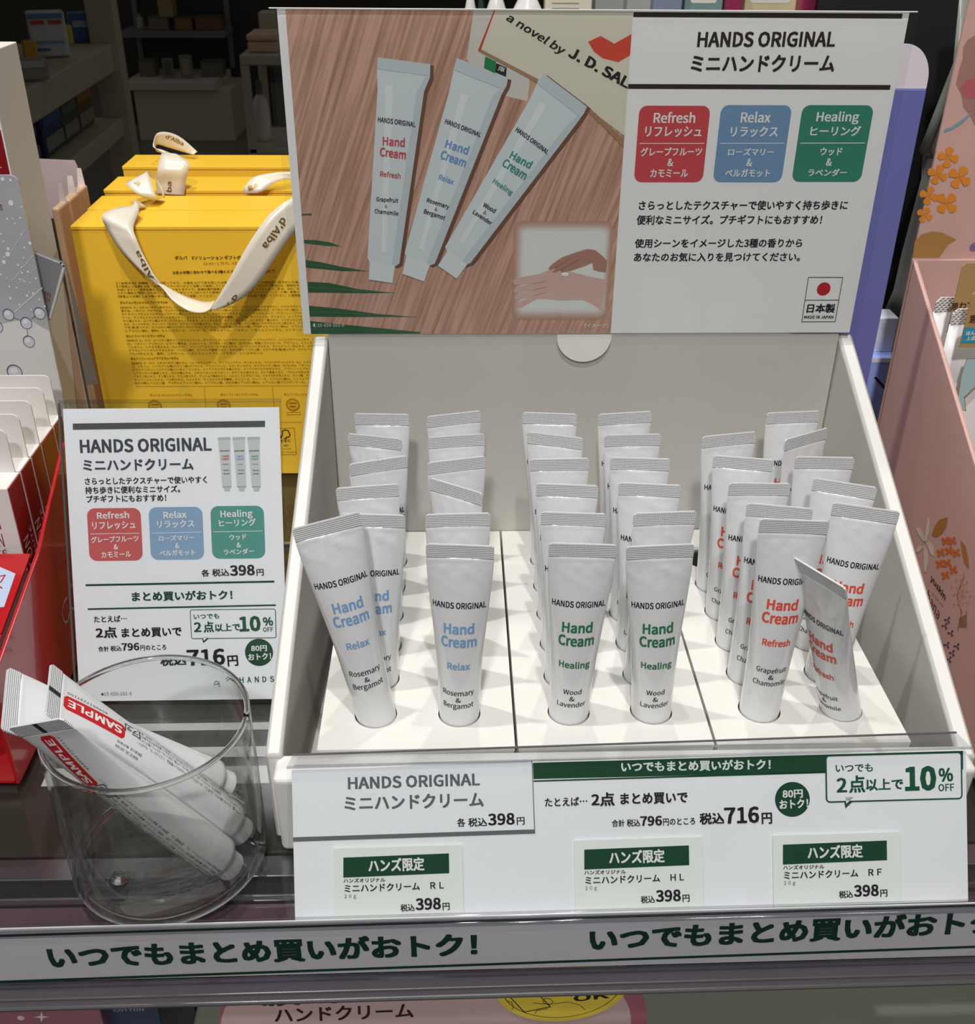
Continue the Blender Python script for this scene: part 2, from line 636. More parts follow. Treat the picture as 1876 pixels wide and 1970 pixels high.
def tray(ci, label):
    cx = (ci - 1) * CP
    hw = CP / 2 - 0.0007
    b = Bm()
    n = 32
    yb0, yb1 = -0.0246, BY - 0.0006
    ys = [-0.0136] + [HP * (k + 0.5) for k in range(6)]
    ys[-1] = HP * 5.5
    for zt, flip in ((0.0, False), (-0.0016, True)):
        for r_ in range(6):
            for c in (-1, 1):
                hx, hy = cx + c * CS, r_ * HP
                x0_, x1_ = (cx - hw, cx) if c < 0 else (cx, cx + hw)
                y0_, y1_ = ys[r_], ys[r_ + 1]
                ring, outer = [], []
                angs = sorted(set([2 * PI * k / n for k in range(n)] +
                                  [math.atan2(yy - hy, xx - hx) % (2 * PI) for xx in (x0_, x1_) for yy in (y0_, y1_)]))
                for a in angs:
                    ca, sa = math.cos(a), math.sin(a)
                    t = min([((x1_ if ca > 0 else x0_) - hx) / ca if abs(ca) > 1e-9 else 9,
                             ((y1_ if sa > 0 else y0_) - hy) / sa if abs(sa) > 1e-9 else 9])
                    ring.append((hx + HR * ca, hy + HR * sa, zt))
                    outer.append((hx + t * ca, hy + t * sa, zt))
                k = len(angs)
                fs = [[i, k + i, k + (i + 1) % k, (i + 1) % k] for i in range(k)]
                b.add(ring + outer, [f[::-1] for f in fs] if flip else fs, TRAY)
                if not flip:
                    low = [(p[0], p[1], -0.0016) for p in ring]
                    b.add(ring + low, [[(i + 1) % k, k + (i + 1) % k, k + i, i] for i in range(k)], TRAY)
        for y0_, y1_ in ((yb0, ys[0]), (ys[-1], yb1)):
            q = [(cx - hw, y0_, zt), (cx + hw, y0_, zt), (cx + hw, y1_, zt), (cx - hw, y1_, zt)]
            b.quad(q[::-1] if flip else q, TRAY)
    # folded skirts down to the box bottom, front corners nipped back
    zl = -0.0315
    c = [(cx - hw, yb0), (cx + hw, yb0), (cx + hw, yb1), (cx - hw, yb1)]
    for i in range(4):
        p, q = c[i], c[(i + 1) % 4]
        s0 = 0.004 if i == 0 else 0
        b.quad([(p[0], p[1], 0), (q[0], q[1], 0), (q[0] - s0, q[1], zl), (p[0] + s0, p[1], zl)], TRAY)
    o = b.build('insert_tray', None)
    tag(o, label, 'tray insert', 'white insert trays with round holes')
    return o


tray(0, 'white card tray insert at the left holding the tubes with blue lettering')
tray(1, 'white card tray insert in the middle holding the tubes with green lettering')
tray(2, 'white card tray insert at the right holding red lettered tubes, one hole empty')

# =================================================================== HAND CREAM TUBES
TR, TL_, SEAL = 0.00965, 0.1175, 0.0068
TUBE = M('tube_white', (224, 225, 227), 0.16, spec=0.6, coat=0.4, var=0.012, vscale=30, bump=0.0)
CAPM = M('cap_white', (238, 239, 241), 0.35, var=0.012)


def seal_material():
    mt = M('seal_white', (222, 224, 226), 0.3, spec=0.5, var=0.02)
    nt = mt.node_tree
    tc = nt.nodes.new('ShaderNodeTexCoord')
    sx = nt.nodes.new('ShaderNodeSeparateXYZ')
    nt.links.new(tc.outputs['Object'], sx.inputs[0])

    def mth(op, a, bv=None):
        n = nt.nodes.new('ShaderNodeMath')
        n.operation = op
        for i, q in enumerate((a, bv)):
            if q is None: continue
            if isinstance(q, (int, float)): n.inputs[i].default_value = q
            else: nt.links.new(q, n.inputs[i])
        return n.outputs[0]
    k = 2 * PI / 0.0019
    s1 = mth('SINE', mth('MULTIPLY', mth('ADD', sx.outputs['X'], sx.outputs['Z']), k))
    s2 = mth('SINE', mth('MULTIPLY', mth('SUBTRACT', sx.outputs['X'], sx.outputs['Z']), k))
    h = mth('MULTIPLY', s1, s2)
    bp = nt.nodes.new('ShaderNodeBump')
    bp.inputs['Strength'].default_value = 0.55
    bp.inputs['Distance'].default_value = 0.00045
    nt.links.new(h, bp.inputs['Height'])
    nt.links.new(bp.outputs[0], nt.nodes['Principled BSDF'].inputs['Normal'])
    return mt


SEALM = seal_material()
_NT = 720
_TH = np.linspace(0, 2 * PI, _NT + 1)
_sect = {}


def section(z):
    """semi axes and arc-length table of the squeezed tube at height z above the shoulder"""
    key = round(z, 5)
    if key in _sect: return _sect[key]
    t = min(max(z / (TL_ - SEAL), 0), 1)
    bb = max(TR * (1 - t ** 2.7), 0.00035)
    lo, hi = TR, TR * 1.6
    for _ in range(40):
        a = (lo + hi) / 2
        h = ((a - bb) / (a + bb)) ** 2
        per = PI * (a + bb) * (1 + 3 * h / (10 + math.sqrt(4 - 3 * h)))
        if per > 2 * PI * TR: hi = a
        else: lo = a
    x, y = a * np.sin(_TH), -bb * np.cos(_TH)
    s = np.r_[0, np.cumsum(np.hypot(np.diff(x), np.diff(y)))]
    _sect[key] = (a, bb, x, y, s)
    return _sect[key]


def tube_pts(s, z, off=0.0):
    """points on the tube skin: s = arc length from the middle of the face, z = height"""
    out = np.empty((len(s), 3))
    offs = np.broadcast_to(off, (len(s),))
    for i, (si, zi) in enumerate(zip(s, z)):
        off = offs[i]
        a, bb, x, y, tab = section(round(float(zi), 4))
        q = si % tab[-1]
        th = np.interp(q, tab, _TH)
        px, py = a * math.sin(th), -bb * math.cos(th)
        n = np.array([px / (a * a), py / (bb * bb)])
        n /= np.linalg.norm(n)
        out[i] = (px + n[0] * off, py + n[1] * off, zi)
    return out


def crumple(x, z, seed):
    t = z / (TL_ - SEAL)
    k = max(0, (t - 0.79) / 0.21) ** 1.2 * (1 if t < 0.97 else max(0, (1 - t) / 0.03))
    return k * 0.00075 * (math.sin(x * 420 + seed) * math.sin(z * 300 + x * 150 + seed * 2) + 0.6 * math.sin(x * 900 + z * 700 + seed))


def body_mesh(seed=0.0, smooth_skin=False):
    nz, nu = 56, 56
    zs = [-0.0012] + list(np.linspace(0, TL_ - SEAL + 0.0004, nz))
    vs, fs = [], []
    for i, z in enumerate(zs):
        if i == 0:
            for k in range(nu):
                th = 2 * PI * k / nu
                vs.append((0.0082 * math.sin(th), -0.0082 * math.cos(th), z))
            continue
        zz = min(z, TL_ - SEAL)
        a, bb, *_ = section(round(zz, 4))
        for k in range(nu):
            th = 2 * PI * k / nu
            x, y = a * math.sin(th), -bb * math.cos(th)
            d = 0 if smooth_skin else crumple(x, zz, seed) * abs(math.cos(th))
            vs.append((x, y - math.copysign(d, 1) * (1 if math.cos(th) > 0 else -1), z))
    n = len(zs)
    for i in range(n - 1):
        for k in range(nu):
            fs.append([i * nu + k, i * nu + (k + 1) % nu, (i + 1) * nu + (k + 1) % nu, (i + 1) * nu + k])
    fs += [list(range(nu))[::-1], [(n - 1) * nu + k for k in range(nu)]]
    b = Bm().add(vs, fs, TUBE)
    return b.mesh('tube_body', smooth=True)


def seal_mesh():
    hw, t, c = 0.01518, 0.00042, 0.0012
    z0, z1 = TL_ - SEAL, TL_
    poly = [(-hw + .0002, -t, z0), (hw - .0002, -t, z0), (hw, -t, z0 + .001), (hw, -t, z1 - c), (hw - c, -t, z1), (-hw + c, -t, z1), (-hw, -t, z1 - c), (-hw, -t, z0 + .001)]
    return Bm().prism(poly, (0, 2 * t, 0), SEALM).mesh('crimped_seal')


def cap_mesh():
    vs, fs = [], []
    n = 72
    prof = [(0.0062, -0.0105), (0.0066, -0.0102), (0.0067, -0.0016), (0.0060, -0.0010)]
    for i, (r, z) in enumerate(prof):
        for k in range(n):
            rr = r + (0.00012 if (k % 2 and i in (1, 2)) else 0)
            th = 2 * PI * k / n
            vs.append((rr * math.sin(th), -rr * math.cos(th), z))
    for i in range(3):
        for k in range(n):
            fs.append([i * n + k, i * n + (k + 1) % n, (i + 1) * n + (k + 1) % n, (i + 1) * n + k])
    fs += [list(range(n))[::-1], [3 * n + k for k in range(n)]]
    return Bm().add(vs, fs, CAPM).mesh('screw_cap')


def wrap_text(bm, t, s0, s1, z0, h, rgb, bold, rot=False, res=3, off=0.00012):
    v, f, sz = glyphs(t, bold, res)
    if not rot:
        s = s0 + v[:, 0] / sz[0] * (s1 - s0)
        z = z0 + v[:, 1] / sz[1] * h
    else:      # reads up the tube: s0,s1 = start/end height, z0 = arc position of the base line
        z = s0 + v[:, 0] / sz[0] * (s1 - s0)
        s = z0 - v[:, 1] / sz[1] * h
    bm.add(tube_pts(s, z, off + v[:, 2]), f, ink(rgb, 0.3))


TXTCOL = {'Relax': (126, 164, 204), 'Healing': (52, 118, 82), 'Refresh': (222, 88, 66)}
SCENT = {'Relax': ('Rosemary', 'Bergamot'), 'Healing': ('Wood', 'Lavender'), 'Refresh': ('Grapefruit', 'Chamomile')}
WID = {'Relax': .0054, 'Healing': .0075, 'Refresh': .0066, 'Rosemary': .0078, 'Bergamot': .0077, 'Wood': .0044, 'Lavender': .0072,
       'Grapefruit': .0074, 'Chamomile': .0082}


def face_print(kind):
    b = Bm()
    Z = lambda d: TL_ - d
    wrap_text(b, 'HANDS ORIGINAL', -.0125, .0125, Z(.0314), .0032, (30, 30, 32), BOLD * .8)
    c = TXTCOL[kind]
    wrap_text(b, 'Hand', -.0071, .0071, Z(.0445), .0058, c, BOLD * 1.15)
    wrap_text(b, 'Cream', -.0085, .0085, Z(.0516), .0058, c, BOLD * 1.15)
    d = .0012 if kind in ('Healing',) else 0
    wrap_text(b, kind, -WID[kind], WID[kind], Z(.0638) - d * .8, .0040 + d * .8, c, BOLD)
    s1, s2 = SCENT[kind]
    dd = .0009 if s1 in ('Rosemary', 'Grapefruit') else 0
    wrap_text(b, s1, -WID[s1], WID[s1], Z(.0787) - dd, .0030 + dd, (38, 38, 40), SEMI * .8)
    wrap_text(b, '&', -.0013, .0013, Z(.0825), .0027, (38, 38, 40), SEMI * .8)
    dd = .0009 if s2 == 'Bergamot' else 0
    wrap_text(b, s2, -WID[s2], WID[s2], Z(.0863) - dd, .0031 + dd, (38, 38, 40), SEMI * .8)
    return b.mesh('lettering')


BODY = [body_mesh(s) for s in (0.3, 1.9, 4.1)]
SEALMESH = seal_mesh()
CAPMESH = cap_mesh()
FACE = {k: face_print(k) for k in TXTCOL}


def child(name, me, parent):
    o = bpy.data.objects.new(name, me)
    COL.objects.link(o)
    o.parent = parent
    return o


def copy_tree(o, parent=None):
    c = o.copy()
    COL.objects.link(c)
    c.parent = parent
    for ch in [q for q in bpy.data.objects if q.parent == o]:
        copy_tree(ch, c)
    return c


PROTO = {}
ORD = ['front row', 'second row from front', 'third row from front', 'fourth row from front', 'fifth row from front', 'back row']
SIDE = {0: 'far left column', 1: 'second column from left', 2: 'third column from left', 3: 'fourth column from left',
        4: 'fifth column from left', 5: 'far right column'}
COLOUR = {'Relax': 'blue', 'Healing': 'green', 'Refresh': 'red'}
# (lean to the side, lean back, twist about its own axis, raise)  -- degrees / metres
POSE = {(0, 0): (-9.5, 3, 13, .0115), (1, 0): (0.5, 0, -4, 0), (2, 0): (1.2, 0, 0, 0), (3, 0): (-2.4, 0, 3, -.001), (4, 0): (0.6, 0, 1, .0115),
        (5, 0): (-18.5, -9, -56, .0),
        (0, 1): (0.5, 0, -3, 0), (1, 1): (0, 0, 2, 0), (2, 1): (0.3, 0, -2, 0), (3, 1): (1.8, 0, 9, 0), (4, 1): (1.8, 0, -3, .003), (5, 1): (2, 0, -9, .002),
        (0, 2): (-2.0, 0, 4, 0), (1, 2): (-0.6, 0, -33, 0), (2, 2): (0, 0, -3, 0), (3, 2): (0, 0, -3, 0), (4, 2): (0.5, 0, 4, 0), (5, 2): (1.5, 0, -12, 0),
        (0, 3): (0.3, 0, 18, 0), (1, 3): (-0.2, 0, 13, 0), (2, 3): (-.8, 0, 2, 0), (3, 3): (-.3, 0, -2, 0), (4, 3): (-.5, 0, -6, 0), (5, 3): (0.5, 0, 3, 0),
        (0, 4): (-2.0, 0, -17, 0), (1, 4): (-0.2, 0, 7, 0), (2, 4): (-.9, 0, -15, 0), (3, 4): (-.2, 0, 5, 0), (4, 4): (-1.2, 0, 14, 0), (5, 4): (-.6, 0, 32, 0),
        (0, 5): (-0.6, 0, -4, 0), (1, 5): (-1.0, 0, 12, 0), (2, 5): (-1.3, 0, -6, 0), (3, 5): (-.4, 0, 9, 0), (5, 5): (-.3, 0, 9, 0)}
EXTRA = {(0, 0): 'leaning left against the box side', (4, 0): 'standing taller than its neighbours', (5, 0): 'twisted and leaning left',
         (1, 2): 'seal twisted'}
for (c, r_), (lx, ly, tw, up) in sorted(POSE.items(), key=lambda q: q[0][1]):
    kind = ['Relax', 'Healing', 'Refresh'][c // 2]
    if kind not in PROTO:
        t = empty('hand_cream_tube', (0, 0, 0))
        child('tube_body', BODY[0], t)
        child('crimped_seal', SEALMESH, t)
        child('screw_cap', CAPMESH, t)
        child('lettering', FACE[kind], t)
        PROTO[kind] = t
    else:
        t = copy_tree(PROTO[kind])
    for ch in [q for q in bpy.data.objects if q.parent == t]:
        if ch.name.startswith('tube_body'): ch.data = BODY[(c * 5 + r_ * 3) % 3]
    X = (c // 2 - 1) * CP + (CS if c % 2 else -CS)
    base = 0.0969 - TL_ + up
    tw += (0, 0, -2, -3, -5, -5)[c]
    # tilt about the hole edge
    R3 = Matrix.Rotation(math.radians(lx), 4, 'Y') @ Matrix.Rotation(math.radians(-ly), 4, 'X') @ Matrix.Rotation(math.radians(tw), 4, 'Z')
    piv = Vector((X, r_ * HP, 0))
    mt = Matrix.Translation(piv) @ R3 @ Matrix.Translation((0, 0, base))
    t.location = mt.to_translation()
    t.rotation_euler = mt.to_euler()
    ex = ', ' + EXTRA[(c, r_)] if (c, r_) in EXTRA else ''
    tag(t, 'white tube, %s lettering, %s, %s%s' % (COLOUR[kind], SIDE[c], ORD[r_], ex), 'hand cream tube', 'hand cream tubes standing in the display box')

# =================================================================== HEADER SIGN
sp = Plane((0, BY - 0.001, 0.1303), (1, 0, 0), (0, 0.0, 1))
sign = empty('header_sign', (0, BY, 0.1303), 'large landscape poster in a clear sleeve above the white display box', 'sign')
a, b_ = sp.loc(532, 22), sp.loc(1751, 20)
c_, d_ = sp.loc(585, 642), sp.loc(1634, 640)
pl, pr = (a[0] + c_[0]) / 2, (b_[0] + d_[0]) / 2
pt_, pb = (a[1] + b_[1]) / 2, (c_[1] + d_[1]) / 2
b = Bm()
sheet_solid(b, sp, [(pl, pb), (pr, pb), (pr, pt_), (pl, pt_)], 0.0004, PAPERG)
sheet = b.build('poster_sheet', sign)
P = Print(sp)
C5, C6 = ext((540, 0, .37313), 0), ext((1180, 0, .371), 0)
# picture area
i0, i1 = sp.loc(*C5(90, 880)), sp.loc(*C5(1760, 880))
IX0, IX1 = i0[0], i1[0]


def picture_material():
    mt = bpy.data.materials.new('poster_wood_picture')
    mt.use_nodes = True
    nt = mt.node_tree
    bs = nt.nodes['Principled BSDF']
    bs.inputs['Roughness'].default_value = 0.45
    bs.inputs['Specular IOR Level'].default_value = 0.3
    tc = nt.nodes.new('ShaderNodeTexCoord')
    mp = nt.nodes.new('ShaderNodeMapping')
    mp.inputs['Scale'].default_value = (210, 1, 7)
    vr = nt.nodes.new('ShaderNodeVectorRotate')
    vr.rotation_type = 'Y_AXIS'
    vr.inputs['Angle'].default_value = math.radians(-20)
    nt.links.new(tc.outputs['Object'], vr.inputs['Vector'])
    nt.links.new(vr.outputs[0], mp.inputs[0])
    nz = nt.nodes.new('ShaderNodeTexNoise')
    nz.inputs['Scale'].default_value = 2.2
    nz.inputs['Detail'].default_value = 6
    nt.links.new(mp.outputs[0], nz.inputs['Vector'])
    cr = nt.nodes.new('ShaderNodeValToRGB')
    cr.color_ramp.elements[0].position = 0.32
    cr.color_ramp.elements[0].color = [lin(v) for v in (166, 122, 100)] + [1]
    cr.color_ramp.elements[1].position = 0.62
    cr.color_ramp.elements[1].color = [lin(v) for v in (212, 166, 146)] + [1]
    nt.links.new(nz.outputs['Fac'], cr.inputs[0])
    nt.links.new(cr.outputs[0], bs.inputs['Base Color'])
    return mt


P.poly([(IX0, pb), (IX1, pb), (IX1, pt_), (IX0, pt_)], None, 0, picture_material())
P.clip = (IX0, IX1)


def q5(pts): return [C5(*p) for p in pts]


def cpoly(pts, rgb, layer):
    loc = [sp.loc(*q) for q in q5(pts)]
    loc = [(min(max(l[0], IX0), IX1), min(max(l[1], pb), pt_)) for l in loc]
    P.poly(loc, rgb, layer)


cpoly([(995, 40), (1110, 40), (1020, 262), (1285, 405), (1272, 522), (1150, 492), (1000, 400), (960, 300)], (212, 204, 196), 1)
cpoly([(1055, 290), (1112, 318), (1106, 378), (1048, 350)], (40, 128, 82), 2)
cpoly([(1112, 325), (1166, 348), (1162, 396), (1106, 372)], (40, 40, 42), 2)
P.text('庫', C5(1118, 362), C5(1152, 374), 10, (225, 225, 222), 0, 3)
cpoly([(1018, 258), (1100, 40), (1106, 40), (1030, 262)], (205, 70, 66), 5)
cpoly([(1106, 40), (1900, 40), (1900, 700), (1570, 548), (1028, 262)], (222, 212, 194), 3)
cpoly([(1018, 262), (1034, 254), (1570, 534), (1900, 720), (1900, 760), (1570, 562)], (168, 128, 100), 4)
P.text('a novel by', C5(1150, 110), C5(1440, 290), 22, (48, 44, 42), SEMI, 5, skew=0.25)
P.text('J. D. SALI', C5(1478, 290), C5(1800, 466), 22, (44, 40, 40), BOLD * 1.3, 5)
cpoly([(1585, 215), (1650, 185), (1720, 225), (1840, 175), (1840, 285), (1740, 320), (1660, 300), (1615, 265)], (214, 78, 58), 4)
# palm leaves
for pts in ([(108, 1103), (160, 1100), (160, 1108), (110, 1112)],
            [(120, 1236), (180, 1238), (250, 1248), (312, 1270), (240, 1268), (122, 1254)],
            [(130, 1340), (210, 1352), (300, 1372), (450, 1398), (320, 1398), (220, 1388), (130, 1380)],
            [(140, 1452), (250, 1458), (400, 1490), (588, 1510), (430, 1512), (300, 1510), (142, 1508)],
            [(146, 1576), (300, 1590), (500, 1618), (700, 1634), (500, 1634), (320, 1634), (150, 1632)],
            [(152, 1655), (300, 1670), (500, 1690), (720, 1712), (720, 1730), (156, 1730)]):
    cpoly(pts, (52, 92, 62), 1)
    mid = [((pts[0][0] + pts[-1][0]) / 2, (pts[0][1] + pts[-1][1]) / 2), pts[len(pts) // 2]]
    P.line(q5(mid), 1.0, (74, 116, 82), 2)
# inset with a soft printed edge: thin nested tones of the print
for k in range(12):
    e = 5.2 * k
    u_ = (k + 1) / 12
    u_ = u_ * u_ * (3 - 2 * u_)
    col = tuple(int(round(p_ + (q_ - p_) * u_)) for p_, q_ in zip((188, 142, 122), (228, 224, 222)))
    a_, b2 = C5(1196 + e, 1140 + e), C5(1700 - e * .7, 1648 - e)
    P.rr(a_[0], a_[1], b2[0], b2[1], 16 - k * .6, col, 1.5 + k * .4)
SK, SKD = (214, 176, 166), (178, 130, 114)
low = [(1200, 1440), (1255, 1425), (1330, 1412), (1385, 1390), (1440, 1392), (1500, 1400), (1590, 1424), (1672, 1440), (1668, 1500), (1655, 1600),
       (1610, 1570), (1560, 1545), (1440, 1548), (1370, 1540), (1320, 1540), (1240, 1586), (1216, 1576), (1222, 1560), (1290, 1525), (1215, 1548),
       (1203, 1535), (1215, 1520), (1280, 1495), (1208, 1512), (1198, 1498), (1212, 1482), (1282, 1462), (1206, 1470), (1198, 1456)]
P.pp(q5(low), SK, 7)
for ln in ([(1300, 1462), (1370, 1448)], [(1300, 1494), (1370, 1478)], [(1310, 1522), (1365, 1506)]):
    P.line(q5(ln), 1.0, SKD, 8)
up_ = [(1380, 1382), (1400, 1360), (1450, 1325), (1520, 1300), (1582, 1282), (1622, 1288), (1660, 1318), (1684, 1345), (1676, 1400), (1640, 1398),
       (1612, 1388), (1606, 1352), (1560, 1372), (1500, 1392), (1450, 1402), (1440, 1394), (1470, 1372), (1420, 1402), (1400, 1400), (1420, 1380), (1392, 1390)]
P.pp(q5(up_), SKD, 9)
for ln in ([(1440, 1392), (1540, 1335)], [(1410, 1382), (1490, 1330)]):
    P.line(q5(ln), 0.8, (140, 92, 80), 10)
P.disc(*C5(1466, 1412), 7, (240, 238, 232), 10, ry=4)
P.text('◐16-650-101-8', C5(168, 1686), C5(328, 1684), 7.5, (226, 226, 222), 0, 4)
P.text('（イメージ）', C5(1566, 1690), C5(1688, 1690), 9.5, (226, 222, 220), SEMI, 6)
# the three printed tubes
PTB, PTS, PTC = (214, 219, 222), (198, 205, 209), (220, 224, 225)


def printed_tube(outl, seal, cap, shade, txt, col, flank):
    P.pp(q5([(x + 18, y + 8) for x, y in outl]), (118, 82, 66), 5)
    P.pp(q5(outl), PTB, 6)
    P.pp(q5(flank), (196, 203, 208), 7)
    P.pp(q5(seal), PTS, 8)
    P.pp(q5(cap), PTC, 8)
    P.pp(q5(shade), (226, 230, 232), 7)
    for i, (t, bl, br, h, bd) in enumerate(txt):
        P.text(t, C5(*bl), C5(*br), h * .37313, (44, 46, 56) if i not in (1, 2, 3) else col, bd, 9, 3)


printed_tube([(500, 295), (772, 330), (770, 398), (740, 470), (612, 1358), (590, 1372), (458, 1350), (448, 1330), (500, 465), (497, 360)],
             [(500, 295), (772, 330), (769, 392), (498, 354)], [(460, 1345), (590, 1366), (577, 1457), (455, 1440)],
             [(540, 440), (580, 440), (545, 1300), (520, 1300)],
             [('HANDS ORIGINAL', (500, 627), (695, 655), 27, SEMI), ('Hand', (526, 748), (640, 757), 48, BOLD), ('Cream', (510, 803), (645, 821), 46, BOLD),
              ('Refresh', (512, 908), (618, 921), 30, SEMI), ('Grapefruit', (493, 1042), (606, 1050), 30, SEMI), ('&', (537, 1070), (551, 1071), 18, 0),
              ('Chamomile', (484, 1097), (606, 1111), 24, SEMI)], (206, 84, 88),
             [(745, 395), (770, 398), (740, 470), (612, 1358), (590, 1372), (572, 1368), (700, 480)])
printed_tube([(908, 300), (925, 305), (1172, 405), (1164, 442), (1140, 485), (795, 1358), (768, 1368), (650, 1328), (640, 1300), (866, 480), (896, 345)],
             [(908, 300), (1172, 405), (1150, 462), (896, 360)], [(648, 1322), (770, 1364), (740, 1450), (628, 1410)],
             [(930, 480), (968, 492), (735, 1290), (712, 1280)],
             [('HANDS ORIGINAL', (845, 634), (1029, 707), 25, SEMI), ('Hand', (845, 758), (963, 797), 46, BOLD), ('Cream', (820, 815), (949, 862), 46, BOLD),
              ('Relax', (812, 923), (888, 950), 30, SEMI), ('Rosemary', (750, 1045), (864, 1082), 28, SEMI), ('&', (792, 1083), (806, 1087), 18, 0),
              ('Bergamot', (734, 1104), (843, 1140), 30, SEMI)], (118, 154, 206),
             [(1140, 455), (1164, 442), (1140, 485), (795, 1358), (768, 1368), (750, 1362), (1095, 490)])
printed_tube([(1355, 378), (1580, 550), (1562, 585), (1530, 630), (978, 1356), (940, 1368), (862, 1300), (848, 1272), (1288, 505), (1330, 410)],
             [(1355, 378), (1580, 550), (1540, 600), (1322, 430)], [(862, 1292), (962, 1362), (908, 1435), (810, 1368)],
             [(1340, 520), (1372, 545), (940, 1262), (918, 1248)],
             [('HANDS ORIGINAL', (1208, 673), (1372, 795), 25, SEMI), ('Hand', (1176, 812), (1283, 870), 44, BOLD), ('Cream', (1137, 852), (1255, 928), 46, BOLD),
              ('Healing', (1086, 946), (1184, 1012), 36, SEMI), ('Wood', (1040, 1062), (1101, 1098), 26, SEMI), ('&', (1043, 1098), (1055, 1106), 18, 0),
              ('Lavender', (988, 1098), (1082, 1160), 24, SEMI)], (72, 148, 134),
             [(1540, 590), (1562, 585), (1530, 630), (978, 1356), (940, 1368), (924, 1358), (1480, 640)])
P.clip = None
# right hand half
DK = (52, 42, 42)
RED, BLU, GRN = (206, 76, 80), (118, 150, 186), (58, 134, 112)
P.rect(1219, 23, 1735, 35.5, DK, 1)
P.text('HANDS ORIGINAL', C6(433, 245), C6(1147, 243), 30, DK, BOLD)
P.text('ミニハンドクリーム', C6(400, 373), C6(1143, 372), 33, DK, BOLD)
P.rect(1209, 161.5, 1712, 172.5, DK, 1)
WT = (238, 234, 232)


def flavour(P, T, col, x0, y0, x1, y1, rpx, items, ln):
    P.rr(*T(x0, y0), *T(x1, y1), rpx, col, 0)
    for t, bl, br, h, bd in items:
        P.text(t, T(*bl), T(*br), h * (T(1, 0)[0] - T(0, 0)[0]), WT, bd, 2, 3)
    P.line([T(*q) for q in ln], 1.4, WT, 2)


flavour(P, C6, RED, 121, 548, 484, 945, 15, [('Refresh', (207, 638), (423, 638), 58, SEMI), ('リフレッシュ', (163, 710), (455, 710), 55, SEMI),
        ('グレープフルーツ', (140, 810), (457, 808), 45, SEMI), ('&', (279, 862), (309, 862), 40, SEMI), ('カモミール', (190, 918), (385, 918), 42, SEMI)], [(138, 743), (470, 743)])
flavour(P, C6, BLU, 538, 545, 900, 945, 15, [('Relax', (658, 636), (812, 636), 58, SEMI), ('リラックス', (605, 710), (850, 710), 55, SEMI),
        ('ローズマリー', (593, 806), (830, 806), 38, SEMI), ('&', (688, 862), (718, 862), 40, SEMI), ('ベルガモット', (578, 918), (810, 918), 42, SEMI)], [(555, 743), (885, 742)])
flavour(P, C6, GRN, 953, 545, 1318, 943, 15, [('Healing', (1048, 645), (1268, 645), 68, SEMI), ('ヒーリング', (1018, 705), (1278, 705), 52, SEMI),
        ('ウッド', (1070, 806), (1183, 806), 41, SEMI), ('&', (1100, 860), (1130, 860), 40, SEMI), ('ラベンダー', (1007, 913), (1208, 913), 38, SEMI)], [(970, 742), (1303, 741)])
TK = (36, 34, 36)
P.text('さらっとしたテクスチャーで使いやすく持ち歩きに', C6(130, 1090), C6(1212, 1088), 18.5, TK, SEMI)
P.text('便利なミニサイズ。プチギフトにもおすすめ！', C6(120, 1165), C6(1078, 1163), 18.5, TK, SEMI)
P.text('使用シーンをイメージした3種の香りから', C6(110, 1285), C6(977, 1283), 17.5, TK, SEMI)
P.text('あなたのお気に入りを見つけてください。', C6(105, 1357), C6(966, 1355), 17.5, TK, SEMI)
fb = [C6(1010, 1438), C6(1190, 1438), C6(1150, 1668), C6(977, 1668)]
fl0, fl1 = sp.loc(*C6(993, 1438)), sp.loc(*C6(1171, 1668))
P.line([C6(1012, 1438), C6(1190, 1438)], 1.3, TK, 1)
P.line([C6(977, 1668), C6(1150, 1668)], 1.3, TK, 1)
P.line([C6(1012, 1438), C6(977, 1668)], 1.3, TK, 1)
P.line([C6(1190, 1438), C6(1150, 1668)], 1.3, TK, 1)
P.line([C6(994, 1556), C6(1169, 1556)], 1.2, TK, 1)
P.disc(*C6(1091, 1498), 13, (190, 36, 42), 1)
P.text('日本製', C6(1000, 1622), C6(1146, 1622), 17.5, TK, BOLD)
P.text('MADE IN JAPAN', C6(988, 1652), C6(1140, 1652), 6, TK, BOLD)
P.build('print', sheet)
# clear sleeve: front and back film joined at the edges
sl = sp.loc(545, 330)[0]
sr = sp.loc(1705, 330)[0]
stt, sbb = sp.loc(1100, 18.5)[1], sp.loc(1100, 643)[1]
b = Bm()
sheet_solid(b, sp, [(sl, sbb), (sr, sbb), (sr, stt), (sl, stt)], 0.0004, CLEAR, 0.0024)
b.build('clear_sleeve', sign)
b = Bm()
EDGE = M('sleeve_edge', (220, 224, 222), 0.15, spec=0.8)
b.tube([sp.pt((sl, stt), 0.0012), sp.pt((sr, stt), 0.0012)], 0.00035, EDGE, 8)
b.build('sleeve_rim', sign)

